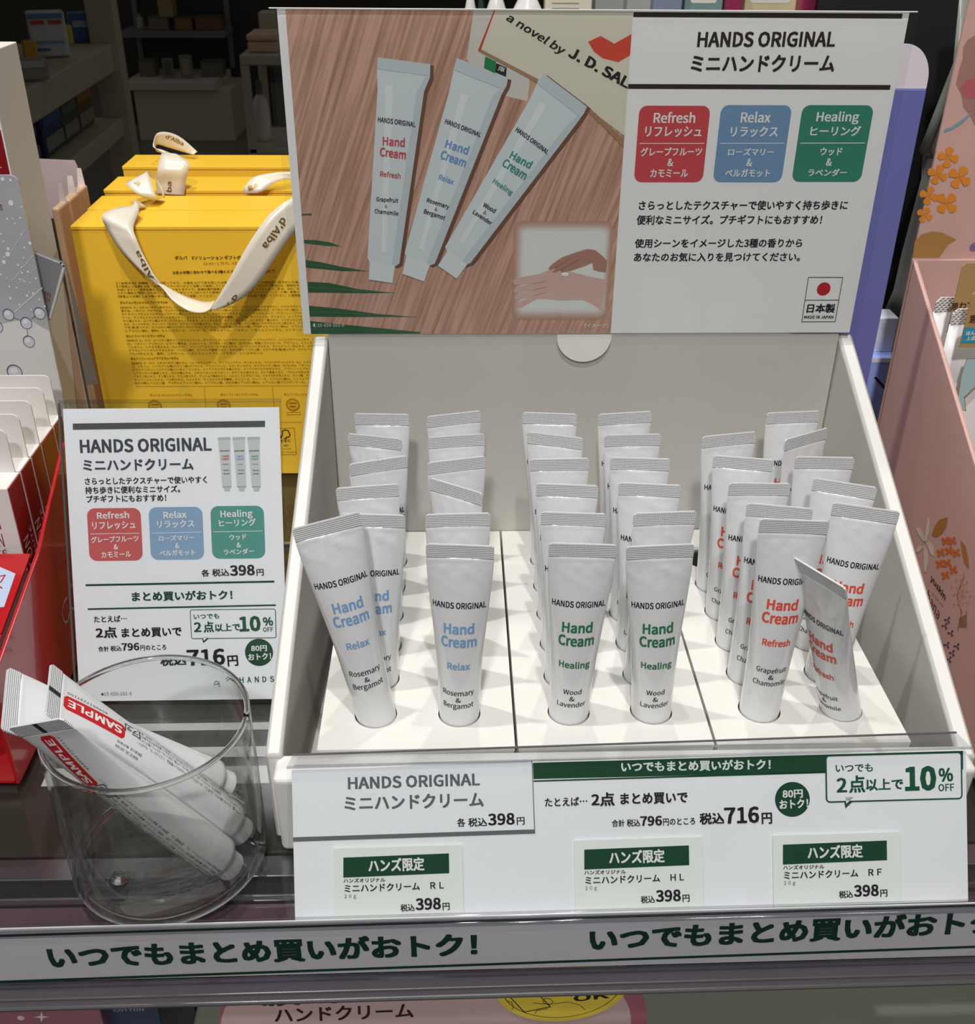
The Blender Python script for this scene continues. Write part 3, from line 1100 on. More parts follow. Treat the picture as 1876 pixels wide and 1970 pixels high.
# =================================================================== SMALL PRICE SIGN (left)
bl, br = onZ(161, 1350, SHZ + .001), onZ(562, 1350, SHZ + .001)
best = None
for yt in np.linspace(bl[1], bl[1] + 0.08, 60):
    tl, tr = onY(113, 789, yt), onY(530, 781, yt)
    e = abs(np.linalg.norm(tr - tl) - np.linalg.norm(br - bl))
    if best is None or e < best[0]: best = (e, tl, tr)
_, tl, tr = best
mid_b, mid_t = (bl + br) / 2, (tl + tr) / 2
pp_ = Plane(bl, (br - bl) + (tr - tl), mid_t - mid_b)
stand = empty('price_sign', (mid_b[0], mid_b[1] + 0.012, SHZ), 'portrait price sign in a clear acrylic stand left of the white display box', 'sign')
L = [pp_.loc(161, 1350), pp_.loc(562, 1350), pp_.loc(530, 781), pp_.loc(113, 789)]
ax0, ax1 = (L[0][0] + L[3][0]) / 2, (L[1][0] + L[2][0]) / 2
ay0, ay1 = (L[0][1] + L[1][1]) / 2, (L[2][1] + L[3][1]) / 2
b = Bm()
sheet_solid(b, pp_, [(ax0, ay0 + .001), (ax1, ay0 + .001), (ax1, ay1), (ax0, ay1)], 0.0004, PAPER)
sheet = b.build('price_sheet', stand)
P = Print(pp_)
C3 = ext((0, 760, .30451), 0)
GY = (72, 72, 78)
la, lb = C3(460, 180), C3(1675, 162)
P.pp([C3(460, 180), C3(1675, 162), C3(1675, 201), C3(461, 219)], (84, 84, 88), 1)


def T3(t, bl, br, h, rgb=TK, bold=SEMI, layer=2): P.text(t, C3(*bl), C3(*br), h * .30451, rgb, bold, layer)


T3('HANDS ORIGINAL', (508, 367), (1338, 352), 86, GY, BOLD)
T3('ミニハンドクリーム', (527, 480), (1224, 472), 74, GY, BOLD)
T3('さらっとしたテクスチャーで使いやすく', (538, 568), (1308, 557), 46)
T3('持ち歩きに便利なミニサイズ。', (540, 625), (1140, 615), 46)
T3('プチギフトにもおすすめ！', (548, 680), (1052, 670), 46)


for k, col in enumerate(((206, 70, 84), (136, 170, 208), (96, 160, 168))):
    ox = k * 93
    P.pp([C3(*q) for q in ((1376 + ox, 268 - k), (1457 + ox, 265 - k), (1455 + ox, 330), (1463 + ox, 578), (1456 + ox, 586), (1412 + ox, 586), (1405 + ox, 578), (1384 + ox, 345))], (206, 207, 208), 1)
    P.pp([C3(*q) for q in ((1376 + ox, 268 - k), (1457 + ox, 265 - k), (1456 + ox, 280 - k), (1377 + ox, 283 - k))], (184, 185, 187), 2)
    P.pp([C3(*q) for q in ((1415 + ox, 582), (1455 + ox, 582), (1452 + ox, 606), (1418 + ox, 606))], (196, 197, 198), 2)
    P.line([C3(1406 + ox, 579), C3(1462 + ox, 577)], .8, (130, 132, 134), 3)
    T3('HANDS ORIGINAL', (1390 + ox, 358), (1453 + ox, 355), 9, (40, 40, 42), SEMI, 3)
    T3('Hand', (1405 + ox, 393), (1445 + ox, 391), 15, col, BOLD, 3)
    T3('Cream', (1403 + ox, 411), (1447 + ox, 409), 15, col, BOLD, 3)
    T3(('Refresh', 'Relax', 'Healing')[k], (1409 + ox, 441), (1445 + ox, 440), 9, col, SEMI, 3)
    T3(('Grapefruit', 'Rosemary', 'Wood')[k], (1412 + ox, 480), (1450 + ox, 479), 9, (50, 50, 52), SEMI, 3)
    T3(('Chamomile', 'Bergamot', 'Lavender')[k], (1412 + ox, 501), (1452 + ox, 500), 9, (50, 50, 52), SEMI, 3)


def flav3(col, x0, y0, x1, y1, items, ln):
    P.rr(*C3(x0, y0), *C3(x1, y1), 15, col, 0)
    for t, bl, br, h in items: T3(t, bl, br, h, WT, SEMI, 2)
    P.line([C3(*q) for q in ln], 1.1, WT, 2)


flav3((206, 98, 98), 557, 714, 896, 1047, [('Refresh', (615, 783), (818, 778), 45), ('リフレッシュ', (585, 850), (858, 843), 48), ('グレープフルーツ', (578, 935), (878, 925), 40),
      ('&', (720, 975), (747, 975), 33), ('カモミール', (643, 1028), (830, 1022), 38)], [(572, 878), (882, 872)])
flav3((142, 170, 200), 946, 707, 1285, 1040, [('Relax', (1035, 780), (1180, 775), 45), ('リラックス', (995, 840), (1230, 835), 47), ('ローズマリー', (1005, 922), (1230, 915), 33),
      ('&', (1108, 968), (1135, 968), 33), ('ベルガモット', (1010, 1018), (1235, 1012), 38)], [(960, 872), (1272, 866)])
flav3((92, 156, 146), 1335, 700, 1672, 1033, [('Healing', (1395, 785), (1598, 780), 57), ('ヒーリング', (1385, 832), (1618, 825), 46), ('ウッド', (1452, 918), (1558, 912), 36),
      ('&', (1496, 963), (1523, 963), 33), ('ラベンダー', (1415, 1010), (1608, 1003), 36)], [(1350, 864), (1658, 858)])
T3('各', (1275, 1147), (1325, 1145), 45)
T3('税込', (1342, 1146), (1450, 1142), 47)
T3('398', (1455, 1143), (1612, 1138), 68, TK, BOLD)
T3('円', (1622, 1142), (1668, 1140), 42)
P.line([C3(545, 1201), C3(1730, 1178)], 3.8, DGREEN, 1)
T3('まとめ買いがおトク！', (835, 1304), (1470, 1292), 62, DGREEN, BOLD)
P.line([C3(558, 1352), C3(1740, 1327)], 3.2, DGREEN, 1)
T3('たとえば…', (595, 1436), (803, 1431), 40)
T3('2点', (608, 1537), (742, 1532), 70, TK, BOLD)
T3('まとめ買いで', (770, 1533), (1150, 1523), 60, TK, BOLD)
T3('合計', (622, 1620), (690, 1618), 33)
T3('税込', (700, 1618), (770, 1616), 34)
T3('796', (770, 1615), (882, 1612), 48, TK, BOLD)
T3('円のところ', (888, 1614), (1052, 1609), 34)
T3('税込', (1015, 1712), (1180, 1706), 66, TK, BOLD)
T3('716', (1185, 1712), (1425, 1703), 104, TK, BOLD)
T3('円', (1440, 1714), (1508, 1710), 68, TK, BOLD)


def bubble(P, T, x0, y0, x1, y1, dy, tail, rpx, wpx, fill, lay=1):
    fm = PAPER
    """speech bubble outline with a small tail on its lower edge"""
    a, b_ = P.p.loc(*T(x0, y0)), P.p.loc(*T(x1, y1))
    wd, ht = b_[0] - a[0], a[1] - b_[1]
    k = wd / abs(x1 - x0)
    base = [(a[0] + q[0], b_[1] + q[1]) for q in rrect(wd, ht, rpx * k)]
    tp = [P.p.loc(*T(*q)) for q in tail]
    P.poly(base, GREEN, lay)
    P.poly(tp, GREEN, lay)
    e = wpx * k
    P.poly([(a[0] + e + q[0], b_[1] + e + q[1]) for q in rrect(wd - 2 * e, ht - 2 * e, max(rpx * k - e, .0002))], fill, lay + 1, fm)
    c = sum(tp) / 3
    tp2 = [t + (c - t) * 0.34 + np.array((0, e * 1.6)) for t in tp]
    P.poly(tp2, fill, lay + 1, fm)


bubble(P, C3, 1200, 1355, 1748, 1535, 0, [(1275, 1532), (1285, 1567), (1327, 1532)], 14, 5, (226, 225, 224))
T3('いつでも', (1225, 1416), (1387, 1411), 33, GREEN, SEMI, 4)
T3('2', (1228, 1497), (1275, 1496), 62, GREEN, BOLD, 4)
T3('点', (1288, 1500), (1354, 1498), 70, GREEN, BOLD, 4)
T3('以上で', (1360, 1495), (1520, 1489), 50, GREEN, BOLD, 4)
T3('10', (1515, 1496), (1650, 1491), 98, GREEN, BOLD * 1.3, 4)
T3('%', (1663, 1458), (1728, 1456), 55, GREEN, BOLD, 4)
T3('OFF', (1663, 1496), (1728, 1494), 30, GREEN, SEMI, 4)
P.disc(*C3(1637, 1625), 27, DGREEN, 1)
T3('80円', (1588, 1620), (1688, 1617), 38, WT, BOLD, 3)
T3('おトク！', (1570, 1676), (1715, 1668), 42, WT, BOLD, 3)
for i, ch in enumerate('HANDS'):
    T3(ch, (1515 + i * 48, 1818 - i * 1.6), (1541 + i * 48, 1817 - i * 1.6), 36, (52, 82, 68), SEMI, 2)
P.line([C3(*q) for q in ((1352, 1822), (1366, 1806), (1384, 1812), (1380, 1832), (1392, 1842))], 1.2, (52, 92, 72), 2)
P.line([C3(*q) for q in ((1352, 1832), (1376, 1822), (1392, 1826))], 1.2, (52, 92, 72), 2)
P.line([C3(*q) for q in ((1432, 1806), (1450, 1792), (1466, 1786))], 1.2, (52, 92, 72), 2)
P.line([C3(*q) for q in ((1428, 1792), (1446, 1780), (1440, 1768), (1456, 1764))], 1.2, (52, 92, 72), 2)
P.line([C3(*q) for q in ((1450, 1778), (1462, 1800), (1476, 1806))], 1.2, (52, 92, 72), 2)
P.disc(*C3(648, 1890), 2.6, (80, 80, 82), 1)
T3('15-650-101-9', (660, 1899), (832, 1896), 22, (90, 90, 92), 0, 2)
P.build('print', sheet)
# acrylic body: two faces, closed top edge and foot
EDGEA = M('acrylic_edge', (96, 92, 94), 0.1, spec=0.8)
b = Bm()
m_ = 0.0022
sheet_solid(b, pp_, [(ax0 - m_, ay0 - .0005), (ax1 + .0008, ay0 - .0005), (ax1 + .0008, ay1 + .0032), (ax0 - m_, ay1 + .0032)], 0.0012, CLEAR, 0.0020)
sheet_solid(b, pp_, [(ax0 - m_, ay0 - .0005), (ax1 + .0008, ay0 - .0005), (ax1 + .0008, ay1 + .0032), (ax0 - m_, ay1 + .0032)], 0.0012, CLEAR, -0.0010)
b.build('acrylic_panel', stand)
b = Bm()
b.tube([pp_.pt((ax0 - m_, ay0), -.0005), pp_.pt((ax0 - m_, ay1 + .003), -.0005)], 0.0007, EDGEA, 8)
b.tube([pp_.pt((ax0 - m_, ay1 + .0038), -.001), pp_.pt((ax1 + .0008, ay1 + .0038), -.001)], 0.0011, CLEAR2, 10)
b.build('acrylic_rim', stand)
Bm().box((bl[0] + .004, mid_b[1] + .004, SHZ), (br[0] - .004, mid_b[1] + .045, SHZ + .0018), CLEAR).build('acrylic_foot', stand)

# =================================================================== FRONT PRICE HOLDER
hb = -0.0805
ht0, ht1 = onY(564, 1478, -0.0475), onY(1858, 1443, -0.0475)
hb0, hb1 = onY(565, 1765, hb), onY(1862, 1728, hb)
hp = Plane(hb0, (hb1 - hb0) + (ht1 - ht0), (ht0 + ht1) / 2 - (hb0 + hb1) / 2)
hold = empty('price_holder', (hb0 + hb1) / 2, 'wide clear holder with white price sheet leaning against front of the display box', 'price holder')
L = [hp.loc(565, 1765), hp.loc(1866, 1728), hp.loc(1855, 1445), hp.loc(564, 1482)]
hx0, hx1 = (L[0][0] + L[3][0]) / 2, (L[1][0] + L[2][0]) / 2
hy1 = (L[2][1] + L[3][1]) / 2
hy0 = (L[0][1] + L[1][1]) / 2 - 0.0015
HW = hx1 - hx0
ht_l, ht_r = L[3][1], L[2][1]
b = Bm()
sheet_solid(b, hp, [(hx0, hy0), (hx1, hy0), (hx1, ht_r), (hx0, ht_l)], 0.0004, PAPER)
hsheet = b.build('price_sheet', hold)
B5, B6 = ext((500, 1400, .37313), 0), ext((1160, 1380, .38166), 0)
P = Print(hp)


def H5(t, bl, br, h, rgb=TK, bold=SEMI, layer=4): P.text(t, B5(*bl), B5(*br), h * .37313, rgb, bold, layer)
def H6(t, bl, br, h, rgb=TK, bold=SEMI, layer=4): P.text(t, B6(*bl), B6(*br), h * .38166, rgb, bold, layer)


# green banner
P.pp([B5(1407, 180), B6(1815, 168), B6(1815, 262), B5(1411, 264)], DGREEN, 1)
P.pp([B5(1411, 271), B6(1140, 272), B6(1140, 280), B5(1411, 279)], DGREEN, 1)
# stuck-on title panel
P.pp([(564, 1484), B5(1405, 167), B5(1420, 545), B5(172, 587)], (108, 108, 112), 2)
P.pp([(564, 1484), B5(1401, 167), B5(1414, 523), B5(172, 564)], None, 3, PAPER)
G2 = (104, 104, 108)
H5('HANDS ORIGINAL', (455, 318), (1135, 297), 64, G2, BOLD)
H5('ミニハンドクリーム', (437, 428), (1155, 406), 76, G2, BOLD)
H5('各', (1017, 511), (1060, 510), 45)
H5('税込', (1075, 511), (1172, 507), 46)
H5('398', (1177, 504), (1315, 499), 62, TK, BOLD)
H5('円', (1325, 501), (1366, 499), 40)
H6('いつでもまとめ買いがおトク！', (92, 276), (845, 263), 54, (228, 232, 228), BOLD)
bubble(P, B6, 1119, 190, 1813, 412, 0, [(1213, 408), (1222, 459), (1276, 408)], 22, 8, (226, 226, 230), 2)
H6('いつでも', (1172, 277), (1360, 273), 42, GREEN, SEMI)
H6('2', (1178, 379), (1230, 377), 74, GREEN, BOLD)
H6('点', (1240, 381), (1322, 378), 88, GREEN, BOLD)
H6('以上で', (1325, 370), (1513, 365), 60, GREEN, BOLD)
H6('10', (1522, 373), (1680, 368), 126, GREEN, BOLD * 1.4)
H6('%', (1692, 325), (1765, 322), 70, GREEN, BOLD)
H6('OFF', (1690, 373), (1770, 370), 38, GREEN, SEMI)
P.disc(*B6(955, 413), 33.5, DGREEN, 1)
H6('80円', (905, 408), (1007, 404), 42, WT, BOLD)
H6('おトク！', (890, 462), (1035, 454), 46, WT, BOLD)
H5('たとえば…', (1470, 406), (1688, 399), 45)
H5('2点', (1710, 405), (1830, 401), 70, TK, BOLD)
H6('まとめ買いで', (88, 440), (427, 431), 58, TK, BOLD)
H6('合計', (45, 551), (110, 549), 36)
H6('税込', (120, 550), (188, 548), 37)
H6('796', (188, 547), (298, 544), 50, TK, BOLD)
H6('円のところ', (303, 545), (465, 540), 36)
H6('税込', (487, 540), (612, 536), 58, TK, BOLD)
H6('716', (612, 537), (788, 531), 84, TK, BOLD)
H6('円', (800, 537), (853, 535), 57, TK, BOLD)
P.build('print', hsheet)
# holder: front film, folded top shelf and back film
b = Bm()
e = 0.0016
sheet_solid(b, hp, [(hx0 - e, hy0), (hx1 + e, hy0), (hx1 + e, ht_r + .002), (hx0 - e, ht_l + .002)], 0.0005, CLEAR, 0.0030)
# flat top strip runs back to the box edge
f0, f1 = hp.pt((hx0 - e, ht_l + .002), 0.0028), hp.pt((hx1 + e, ht_r + .002), 0.0028)
bk0, bk1 = onY(563, 1452, f0[1] + 0.0115), onY(1840, 1409, f1[1] + 0.0115)
b.prism([f0, f1, bk1, bk0], (0, 0, -0.0006), CLEAR2)
b.build('clear_sleeve', hold)
b = Bm()
b.tube([f0, f1], 0.0007, CLEAR2, 8)
b.tube([bk0, bk1], 0.0005, EDGEA, 8)
b.build('sleeve_rim', hold)
# three shelf price cards slipped into the holder
CARD = M('price_card', (242, 241, 238), 0.6, var=0.015)
k1 = [B5(378, 618), B5(1043, 593), B5(1050, 960), B5(375, 975)]
l1 = [hp.loc(*q) for q in k1]
cw = l1[1][0] - l1[0][0]
for code, tlpx, nm in (('ＲＬ', B5(378, 618), 'left'), ('ＨＬ', B5(1618, 577), 'middle'), ('ＲＦ', B6(852, 592), 'right')):
    sh = hp.loc(*tlpx) - l1[0]
    cp_ = Plane(hp.pt(l1[0] + sh, 0.0011), hp.u, hp.v)
    o = empty('price_card', cp_.pt((cw / 2, -.02)))
    tag(o, {'left': 'small white price card under the grey title at the left of the holder',
            'middle': 'small white price card in the middle of the clear holder below the banner',
            'right': 'small white price card at the right of the holder under the speech bubble'}[nm], 'price card', 'price cards in the clear holder')
    b = Bm()
    ybot = hy0 - (l1[0] + sh)[1] + 0.0004
    sheet_solid(b, cp_, [(0, ybot), (cw, ybot), (cw, 0), (0, 0)], 0.0003, CARD)
    cs = b.build('card_sheet', o)
    P = Print(Plane(hp.pt((0, 0), 0.0011), hp.u, hp.v))
    P.p.loc = lambda x, y, _h=hp: _h.loc(x, y)      # same layout on every card, shifted along the sheet
    P.shift = sh
    P.pp([B5(432, 665), B5(975, 643), B5(977, 745), B5(432, 768)], DGREEN, 1)
    H5('ハンズ限定', (562, 742), (850, 731), 70, WT, BOLD, 2)
    H5('ハンズオリジナル', (433, 794), (648, 789), 22, TK, SEMI, 2)
    H5('ミニハンドクリーム', (438, 844), (826, 831), 40, TK, SEMI, 2)
    H5(code, (880, 826), (950, 823), 35, TK, SEMI, 2)
    H5('２０ｇ', (438, 879), (498, 877), 25, TK, 0, 2)
    H5('税込', (727, 943), (800, 939), 38, TK, SEMI, 2)
    H5('398', (805, 936), (935, 931), 62, TK, BOLD, 2)
    H5('円', (943, 936), (980, 934), 38, TK, SEMI, 2)
    P.build('print', cs)
# =====PART2=====
# =================================================================== ACRYLIC CUP WITH SAMPLE TUBES
CUPC, CUPR = (-0.212, -0.0362), 0.0452
CZ = SHZ + 0.0003
b = Bm()
prof = [(0.0, 0.0), (CUPR - .002, 0.0), (CUPR - .0006, .0008), (CUPR, .0025), (CUPR, .0822), (CUPR - .0006, .0830), (CUPR - .0018, .0830), (CUPR - .0024, .0822),
        (CUPR - .0026, .006), (CUPR - .0045, .0036), (0.0, .0034)]
n = 96
vs, fs = [], []
for i, (r, z) in enumerate(prof):
    if r == 0:
        vs.append((CUPC[0], CUPC[1], CZ + z))
    else:
        vs += [(CUPC[0] + r * math.cos(2 * PI * k / n), CUPC[1] + r * math.sin(2 * PI * k / n), CZ + z) for k in range(n)]
st_ = lambda i: 1 + (i - 1) * n
for k in range(n):
    fs.append([0, st_(1) + (k + 1) % n, st_(1) + k])
    for i in range(1, len(prof) - 2):
        fs.append([st_(i) + k, st_(i) + (k + 1) % n, st_(i + 1) + (k + 1) % n, st_(i + 1) + k])
    fs.append([st_(len(prof) - 2) + k, st_(len(prof) - 2) + (k + 1) % n, len(vs) - 1])
cup = empty('acrylic_cup', (CUPC[0], CUPC[1], CZ), 'clear round acrylic cup holding sample tubes, on the shelf in front of the price sign', 'cup')
CUPM = clear_sheet('cup_acrylic', (253, 254, 253), 0.02, 1.49)
Bm().add(vs, fs, CUPM).build('cup_wall', cup, smooth=True, normals=True)


def ring(z, r, rad, nm):
    pa = [(CUPC[0] + r * math.cos(2 * PI * k / 96), CUPC[1] + r * math.sin(2 * PI * k / 96), CZ + z) for k in range(97)]
    Bm().tube(pa, rad, ACRYL, 12).build(nm, cup, smooth=True)


ring(.0830, CUPR - .0013, .0013, 'rim')
ring(.0021, CUPR - .0022, .0021, 'base_edge')
dp = onZ(232, 1688, CZ + 0.0034)
b = Bm()
b.lathe([(0.0046, 0), (0.0044, .0009), (0.0034, .0018), (0.0018, .0024), (0.0004, .0026)], (dp[0], dp[1], CZ + .00345), ACRYL, 32)
b.build('gate_mark', cup, smooth=True)


def back_print(kind, code, num, ds=0.0):
    b = Bm()
    Z = lambda d: TL_ - d
    # black eye mark on the seal edge side and the red SAMPLE sticker
    pts = rrect(0.0262, 0.0078, 0.0014)
    s = np.array([-0.0040 + q[1] for q in pts])
    z = np.array([Z(.0345) + q[0] for q in pts])
    # fan the sticker into strips so it follows the curve
    k = 24
    zz = np.linspace(Z(.0392), Z(.0086), k)
    lo_, hi_ = [], []
    for i, q in enumerate(zz):
        e = min(q - zz[0], zz[-1] - q)
        r = 0.0014
        c = r - math.sqrt(max(r * r - (r - e) ** 2, 0)) if e < r else 0
        lo_.append(ds - 0.0021 + c)
        hi_.append(ds + 0.0059 - c)
    cols = 8
    S = np.array([[l + (h - l) * j / cols for j in range(cols + 1)] for l, h in zip(lo_, hi_)])
    P3 = tube_pts(S.ravel(), np.repeat(zz, cols + 1), .00010)
    fs = [[i * (cols + 1) + j, i * (cols + 1) + j + 1, (i + 1) * (cols + 1) + j + 1, (i + 1) * (cols + 1) + j] for i in range(k - 1) for j in range(cols)]
    b.add(P3, fs, ink((198, 30, 38)))
    wrap_text(b, 'SAMPLE', Z(.0376), Z(.0104), ds + .0040, .0042, (238, 236, 234), BOLD, True, off=.0002)
    zs = np.linspace(Z(.0082), Z(.0068), 3)
    # tiny back-label paragraphs reading along the tube
    wrap_text(b, num, Z(.030), Z(.010), ds + .0084, .0014, (40, 40, 42), 0, True, res=2)
    lines = ['【販売名】HANDSハンドクリーム　%s　【内容量】20g　【使用方法】適量を手にとり、よくなじませてください。' % code,
             '【使用上の注意】●お肌に異常が生じていないかよく注意して使用してください。●傷やはれもの、湿疹等、異常の',
             'ある部位にはお使いにならないでください。●目に入ったときは、すぐに洗い流してください。●乳幼児の手の届かない',
             'ところに保管してください。【全成分】水、グリセリン、BG、ミネラルオイル、シア脂、セタノール、ステアリン酸グリセリル',
             'ステアリン酸、パルミチン酸セチル、ジメチコン、ローズマリー葉油、ベルガモット果実油、トコフェロール、カルボマー']
    for i, t in enumerate(lines):
        wrap_text(b, t, .0015, .0715, .0110 + ds - .0024 * i, .00165, (62, 62, 66), 0, True, res=1)
    wrap_text(b, '【製造元】株式会社', Z(.050), Z(.036), ds - .0036, .0013, (62, 62, 66), 0, True, res=1)
    wrap_text(b, 'チューブ　キャップ', Z(.047), Z(.036), ds + .0092, .0013, (62, 62, 66), 0, True, res=1)
    wrap_text(b, 'MADE IN JAPAN', Z(.049), Z(.036), ds - .0058, .0013, (62, 62, 66), 0, True, res=1)
    # recycling mark: two bent arrows round two letters
    for s0, sg in ((-.0030, 1), (.0030, -1)):
        pass
    wrap_text(b, 'プラ', Z(.0462), Z(.0402), ds + .0068, .0026, (50, 50, 54), SEMI, True)
    for (sa, sb, za, zb) in ((.0024, .0072, .0398, .0392), (.0024, .0072, .0478, .0472), (.0024, .0029, .0478, .0430), (.0067, .0072, .0440, .0392)):
        s4 = np.array([sa, sb, sb, sa]) + ds + .0008
        z4 = np.array([Z(za), Z(za), Z(zb), Z(zb)])
        b.add(tube_pts(s4, z4, .00013), [[0, 1, 2, 3]], ink((50, 50, 54)))
    return b.mesh('back_lettering')


BODYS = body_mesh(0, True)


def sample(loc, R, code, num, label, body):
    t = empty('sample_tube', (0, 0, 0), label, 'sample tube', 'sample tubes in the acrylic cup')
    t.location = loc
    t.rotation_euler = Matrix(R).to_euler()
    child('tube_body', BODYS, t)
    child('crimped_seal', SEALMESH, t)
    child('screw_cap', CAPMESH, t)
    if body == 0: return t
    child('back_lettering', back_print('x', code, num, -.0042 if body == 2 else -.0035), t)
    mk = Bm().prism([(-.0012, -.00046, TL_ - SEAL + .0002), (.0012, -.00046, TL_ - SEAL + .0002), (.0012, -.00046, TL_ - .0002), (-.0012, -.00046, TL_ - .0002)],
                    (0, -.0001, 0), ink((36, 36, 42)))
    child('eye_mark', mk.mesh('eye_mark'), t)
    return t


sample((-0.1837, -0.0336, -0.0364), [[-0.22696, -0.83566, -0.50017], [0.97172, -0.15992, -0.17374], [0.0652, -0.52546, 0.84832]],
       'ＲＬ', '4549917237100', 'white sample tube with red sticker in the acrylic cup, in the middle of the three', 1)
sample((-0.1850, -0.0540, -0.0371), [[0.86334, 0.1788, -0.47189], [-0.29757, 0.93563, -0.18989], [0.40756, 0.30436, 0.86097]],
       'ＨＬ', '4549917237117', 'frontmost white sample tube in the acrylic cup, its red sticker partly behind the rim', 2)
sample((-0.1949, -0.0122, -0.0292), [[-0.1825, -0.8049, -0.5647], [0.9336, 0.0383, -0.3564], [0.3085, -0.5922, 0.7444]],
       'ＲＦ', '4549917237094', 'rearmost white sample tube in the cup, only its tilted seal end showing at left', 0)

# =================================================================== YELLOW GIFT BOXES WITH RIBBON HANDLES
YEL = M('gift_yellow', (254, 204, 58), 0.5, spec=0.35, var=0.02, vscale=50, bump=0.05, bscale=500)
RIB = M('ribbon_satin', (232, 224, 206), 0.28, spec=0.6, var=0.04, vscale=120)
GOLD = M('ribbon_gold_print', (150, 118, 52), 0.35, metal=0.6)
YY = onZ(590, 912, SHZ)[1]
YT = onY(135, 435, YY)[2]


def gift(x0, y0, wd, dp_, label):
    g = empty('gift_box', (x0 + wd / 2, y0 + dp_ / 2, SHZ), label, 'gift box', 'yellow gift boxes behind the price sign')
    Bm().box((x0, y0 + .0004, SHZ + .0003), (x0 + wd, y0 + dp_, YT - .0032), YEL).build('box_body', g, bevel=0.0005)
    Bm().box((x0 - .0003, y0, YT - .0030), (x0 + wd + .0003, y0 + dp_ + .0003, YT), YEL).build('lid_flap', g, bevel=0.0006)
    return g


def ribbon(name, rows, parent, thick=0.0003):
    """strip given by its two edges; rows = (left point, right point)"""
    A = [np.array(r[0], float) for r in rows]
    B = [np.array(r[1], float) for r in rows]
    # smooth by Catmull-Rom

    def cr(P, n=8):
        out = []
        for i in range(len(P) - 1):
            p0, p1, p2, p3 = P[max(i - 1, 0)], P[i], P[i + 1], P[min(i + 2, len(P) - 1)]
            for k in range(n):
                t = k / n
                out.append(0.5 * ((2 * p1) + (-p0 + p2) * t + (2 * p0 - 5 * p1 + 4 * p2 - p3) * t * t + (-p0 + 3 * p1 - 3 * p2 + p3) * t ** 3))
        return out + [P[-1]]
    A, B = cr(A), cr(B)
    vs, fs = [], []
    c = 5
    for a, b2 in zip(A, B):
        for j in range(c):
            vs.append(a + (b2 - a) * j / (c - 1))
    for i in range(len(A) - 1):
        for j in range(c - 1):
            fs.append([i * c + j, i * c + j + 1, (i + 1) * c + j + 1, (i + 1) * c + j])
    me = Bm().add(vs, fs, RIB).mesh('ribbon', smooth=True)
    o = place(name, me, parent)
    sd = o.modifiers.new('thickness', 'SOLIDIFY')
    sd.thickness = thick
    return o


WB = 0.192
g1x = onY(135, 435, YY)[0]
g1 = gift(g1x, YY, WB, 0.0420, 'frontmost yellow gift box with printed text and a hanging cream ribbon handle')
g2x = onZ(168, 402, YT)[0]
g2 = gift(g2x, YY + .0450, WB, 0.0380, 'second yellow gift box from the front, its cream ribbon curled on top at left')
g3x = onZ(198, 366, YT)[0]
y3 = onZ(200, 365, YT)[1]
g3 = gift(g3x, y3, WB, 0.0430, 'third yellow gift box from the front, with ribbon ends showing beside the header sign')
y4 = onZ(235, 320, YT)[1]
g4 = gift(onZ(235, 320, YT)[0], y4, WB, 0.0440, 'rearmost yellow gift box with a tall looped cream ribbon')

# print on the face of the front box
gp = Plane((g1x, YY - .00005 + .0004, SHZ), (1, 0, 0), (0, 0, 1))
P = Print(gp)
P.clip = (gp.loc(135, 435)[0] + .002, WB - .004)
CY = ext((230, 380, .19294), 0)
YK = (66, 44, 12)


def TY(t, bl, br, h, bold=0, rgb=YK, width=None): P.text(t, CY(*bl), CY(*br), h * .19294, rgb, bold, 1, 1, width=width)


TY('ダルバ　3ソリューション ギフトボックス', (555, 622), (1335, 618), 42, SEMI)
TY('52 ml / 1.75 FL. OZ. × 3', (838, 676), (1262, 668), 30)
TY('お肌の状態に合わせて選べる3種のスプレーセラムで叶える肌ケア', (533, 765), (1550, 745), 32, SEMI)
RX = gp.loc(640, 600)[0]


def para(lines, y0, dy, x0, dx, h=24, last=None):
    for i, t in enumerate(lines):
        y, x = y0 + dy * i, x0 + dx * i
        bl = CY(x, y)
        wdt = 0.176 if (last is None or i < len(lines) - 1) else last
        wdt = min(wdt, WB - .006 - gp.loc(*bl)[0]) if last is None or i < len(lines) - 1 else wdt
        TY(t, (x, y), (x + 300, y - 2), h, 0.001, YK, width=wdt)


